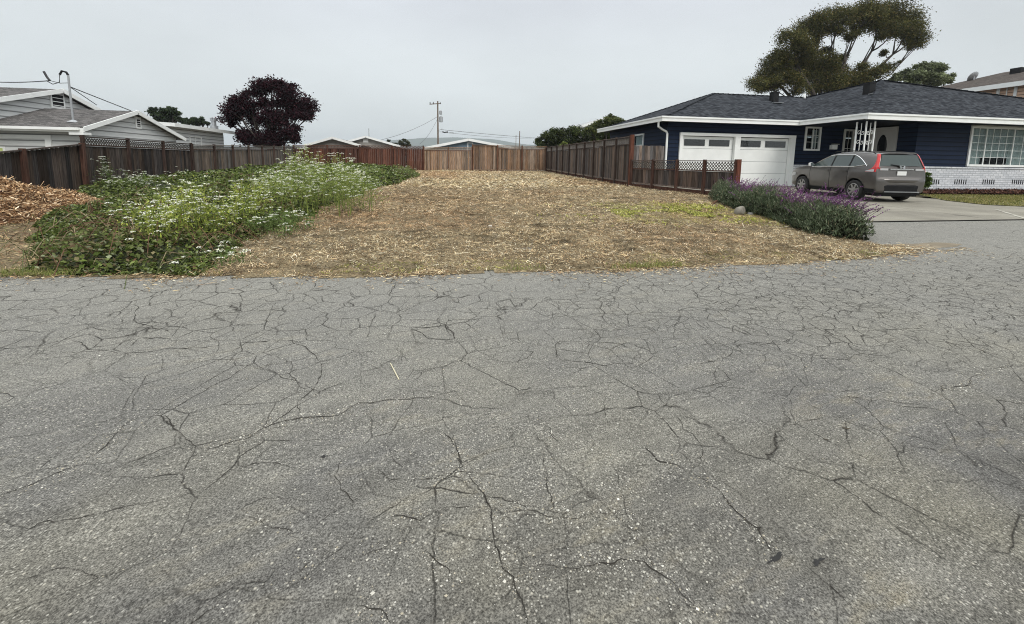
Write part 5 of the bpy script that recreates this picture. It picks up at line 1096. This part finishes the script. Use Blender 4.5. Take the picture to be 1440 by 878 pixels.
for sx in (-1, 1):
    for (ya, yb_) in ((.84, -.10), (-.16, -.93), (-.99, -1.66)):
        ys_ = np.linspace(ya, yb_, 14); lo = [float(bz(y))+.03 for y in ys_]; up = [max(float(bz(y))+.035, roofline(y)) for y in ys_]
        if ya < -.5: up = [min(u, 1.545-(max(0, -.95-y)/.67)**1.5*.32) for y, u in zip(ys_, up)]; lo = [l+max(0, (-1.2-y))*.14 for y, l in zip(ys_, lo)]
        up = [max(u, l+.004) for u, l in zip(up, lo)]
        cp('side_window', 'carglass', lambda m: side_patch(m, ys_, lo, up, .014, 4, sx), smooth=True)
    def dlo(m):
        ys_ = np.linspace(.86, -1.70, 40); pts = [(sx*(hw(y, z)+.014), y, z) for y in ys_ for z in (float(bz(y))+.018+max(0, (-1.2-y))*.14,)]
        pu = []
        for y in ys_:
            u = roofline(y)+.02
            if y < -.95: u = min(u, 1.565-((-.95-y)/.71)**1.5*.35)
            u = max(u, float(bz(y))+.03); pu.append((sx*(hw(y, u)+.014), y, u))
        m.tube(pts, .013, 5); m.tube(pu, .013, 5)
    cp('window_trim', 'chrome', dlo)
    def pillar(m):
        for y in (-.13, -.96): side_patch(m, [y+.035, y-.035], [float(bz(y))+.03]*2, [roofline(y)]*2, .016, 3, sx)
    cp('pillar_trim', 'black', pillar)
    for y in (-.06, -.90): cp('door_handle', 'paint', lambda m: (m.bar((sx*(hw(y, .99)+.03), y-.02, .995), (sx*(hw(y, .99)+.03), y+.2, .985), .03, .035), m.bar((sx*(hw(y, .97)+.004), y+.0, .97), (sx*(hw(y, .97)+.004), y+.17, .96), .01, .07, )))
    cp('roof_rail', 'black', lambda m: (m.tube([(sx*.63, .10, 1.60), (sx*.63, -.02, 1.67), (sx*.63, -.6, 1.705), (sx*.63, -1.3, 1.695), (sx*.63, -1.62, 1.66), (sx*.63, -1.75, 1.59)], .016, 6),))
    def sill(m): side_patch(m, np.linspace(.88, -.88, 8), [.235]*8, [.345]*8, .016, 2, sx); side_patch(m, np.linspace(-1.74, -2.20, 6), [.30]*6, [.44]*6, .016, 2, sx)
    cp('sill_cladding', 'cladding', sill)
    def seam(m):
        for y in (.92, -.13, -.96): m.tube([(sx*(hw(y, z)+.001), y+(.0 if y > -.5 else -.12*max(0, .75-z)), z) for z in np.linspace(.36, float(bz(y)), 8)], .005, 4)
    cp('door_seam', 'black', seam)
    def tail(m):
        zz = np.linspace(1.0, 1.60, 12); yf_ = np.interp(zz, [1.0, 1.05, 1.12, 1.22, 1.4, 1.6], [-1.68, -1.80, -1.98, -2.03, -2.01, -1.90]); V = []
        for z, ya in zip(zz, yf_):
            yr = float(np.interp(z, zk[13:20][::-1], yk[13:20][::-1])); yr = max(yr, -2.19); ya = max(ya, yr+.06)
            for q in (0, .33, .66, 1): y = ya+(yr+.02-ya)*q; V.append((sx*(hw(y, z)+.014), y, z))
            V.append((sx*(hw(yr+.02, z)-.075-(.10 if z < 1.12 else -.03)), yr-.018, z))
        m.add(V, [(i*5+r, i*5+5+r, i*5+6+r, i*5+1+r) for i in range(11) for r in range(4)])
    tlp = cp('tail_light', 'red', tail)
    cp('reversing_lens', 'clear', lambda m: side_patch(m, np.linspace(-1.72, -2.12, 5), [1.01, 1.01, 1.01, 1.01, 1.01], [1.03, 1.05, 1.07, 1.085, 1.09], .019, 1, sx), tlp)
    cp('mirror', 'chrome', lambda m: m.prism([(sx*.93, .70, 1.12), (sx*1.07, .68, 1.13), (sx*1.08, .68, 1.23), (sx*1.0, .69, 1.26), (sx*.93, .70, 1.23)], (0, .12, 0)))
# rear face
def rear_y(z): return float(np.interp(z, zk[12:][::-1], yk[12:][::-1]))
def rpatch(m, z0, z1, hx0, hx1, off, rows=6, colsn=8):
    V = []
    for r in range(rows+1):
        z = z0+(z1-z0)*r/rows; hxx = hx0+(hx1-hx0)*r/rows
        for c_ in range(colsn+1): x = -hxx+2*hxx*c_/colsn; V.append((x, rear_y(z)-off+.05*(x/.7)**4*.5, z+off*.3))
    k = colsn+1; m.add(V, [(r*k+c_, (r+1)*k+c_, (r+1)*k+c_+1, r*k+c_+1) for r in range(rows) for c_ in range(colsn)])
cp('rear_window', 'carglass', lambda m: rpatch(m, 1.20, 1.565, .72, .60, .026), smooth=True)
cp('spoiler', 'paint', lambda m: m.prism([(-.60, -1.86, 1.635), (.60, -1.86, 1.635), (.56, -2.07, 1.61), (-.56, -2.07, 1.61)], (0, 0, .024)))
cp('tailgate_bar', 'chrome', lambda m: m.bar((-.40, -2.235, 1.10), (.40, -2.235, 1.10), .03, .035))
cp('rear_reflector', 'clear', lambda m: (m.box(-.74, -.47, -2.235, -2.2, 1.06, 1.125), m.box(.47, .74, -2.235, -2.2, 1.06, 1.125)))
def emblem(m):
    for x in (-.05, .05): m.bar((x*.8, -2.262, 1.125), (x*1.1, -2.24, 1.205), .018, .018)
    m.bar((-.045, -2.25, 1.165), (.045, -2.25, 1.165), .018, .018)
    for s in (-1, 1): m.bar((s*.075, -2.258, 1.115), (s*.085, -2.235, 1.215), .01, .012)
    m.bar((-.075, -2.258, 1.115), (.075, -2.258, 1.115), .01, .012); m.bar((-.085, -2.235, 1.215), (.085, -2.235, 1.215), .01, .012)
cp('emblem', 'chrome', emblem)
pl_ = cp('number_plate', 'plate', lambda m: m.box(-.155, .155, -2.262, -2.235, .90, 1.035))
cp('rear_wiper', 'black', lambda m: (m.bar((.0, -2.22, 1.20), (-.36, -2.19, 1.25), .03, .022), m.box(-.06, .06, -2.225, -2.17, 1.15, 1.21)))
def bump_(m):
    V = []
    for z, o in ((.80, -.02), (.785, .06), (.74, .075), (.66, .05), (.64, .0)):
        for x in np.linspace(-.82, .82, 13): V.append((x, -2.28-o+.16*abs(x/.82)**4, z))
    m.add(V, [(r*13+c_, r*13+13+c_, r*13+14+c_, r*13+1+c_) for r in range(4) for c_ in range(12)])
cp('rear_bumper', 'paint', bump_, smooth=True)
def bl(m):
    V = []
    for z, o in ((.585, .06), (.55, .085), (.38, .075), (.25, -.0)):
        for x in np.linspace(-.83, .83, 13): V.append((x, -2.28-o+.20*abs(x/.83)**4, z))
    m.add(V, [(r*13+c_, r*13+13+c_, r*13+14+c_, r*13+1+c_) for r in range(3) for c_ in range(12)])
cp('lower_cladding', 'cladding', bl)
cp('skid_strip', 'metal', lambda m: m.bar((-.60, -2.36, .36), (.60, -2.36, .36), .012, .025))
cp('underbody', 'black', lambda m: m.box(-.68, .68, -2.15, 2.0, .20, .30))
cp('windscreen', 'carglass', lambda m: m.add([(-.70, .83, 1.27), (.70, .83, 1.27), (.58, .22, 1.60), (-.58, .22, 1.60)], [(0, 1, 2, 3)]))
for sx in (-1, 1): cp('headlight', 'clear', lambda m: side_patch(m, [1.75, 1.9, 2.05, 2.14], [.74, .70, .68, .68], [.84, .84, .82, .80], .012, 2, sx))
for y in (1.31, -1.31):
    for sx in (1, -1):
        W_ = bpy.data.objects.new('wheel', None); COL.objects.link(W_); W_.parent = CAR; cx_ = sx*.80
        mm = MB(); mm.lathe((cx_, y, .345), [(.23, -.10), (.30, -.115), (.335, -.10), (.345, -.05), (.345, .05), (.335, .10), (.30, .115), (.23, .10)], 36, 'x'); o = mm.build('tyre', M['rubber'], CAR, True); o.parent = W_
        mm = MB(); f = sx*.085; mm.lathe((cx_, y, .345), [(.01, f*.4), (.20, f*.4)] if sx > 0 else [(.20, f*.4), (.01, f*.4)], 30, 'x'); o = mm.build('hub_backing', M['black'], CAR); o.parent = W_
        mm = MB(); mm.lathe((cx_, y, .345), [(.205, f*.5), (.235, f*1.2), (.225, f*1.28), (.195, f*.9)], 30, 'x')
        for k in range(7):
            a0 = 2*math.pi*k/7+.2
            for da in (0,):
                P0 = [(cx_+f*.95, y+.05*math.cos(a0-.9), .345+.05*math.sin(a0-.9)), (cx_+f*.95, y+.05*math.cos(a0+.9), .345+.05*math.sin(a0+.9)), (cx_+f*1.0, y+.215*math.cos(a0+.13), .345+.215*math.sin(a0+.13)), (cx_+f*1.0, y+.215*math.cos(a0-.13), .345+.215*math.sin(a0-.13))]
                mm.prism(P0, (sx*.02, 0, 0))
        mm.lathe((cx_+f*.9, y, .345), [(.07, 0), (.06, sx*.035), (.01, sx*.04)], 16, 'x'); o = mm.build('rim', M['rim'], CAR); o.parent = W_
for o_ in list(CAR.children_recursive):      # short rear overhang
    if o_.type == 'MESH':
        for v_ in o_.data.vertices:
            if v_.co.y < -1.70: v_.co.y = -1.70+(v_.co.y+1.70)*.74
            if o_.parent == CAR: v_.co.x *= .985
RL, FL = np.array(gnd(1200.8, 281.7)), np.array(gnd(1126.7, 271.8)); dv = (FL-RL); dv = dv[:2]/np.linalg.norm(dv[:2]); ang = math.atan2(dv[1], dv[0])-math.pi/2
rt = np.array([dv[1], -dv[0]]); cen = RL[:2]+dv*1.31+rt*.82
CAR.location = (cen[0], cen[1], float(gz(*cen))+.013); CAR.rotation_euler = (.0195, 0, ang)
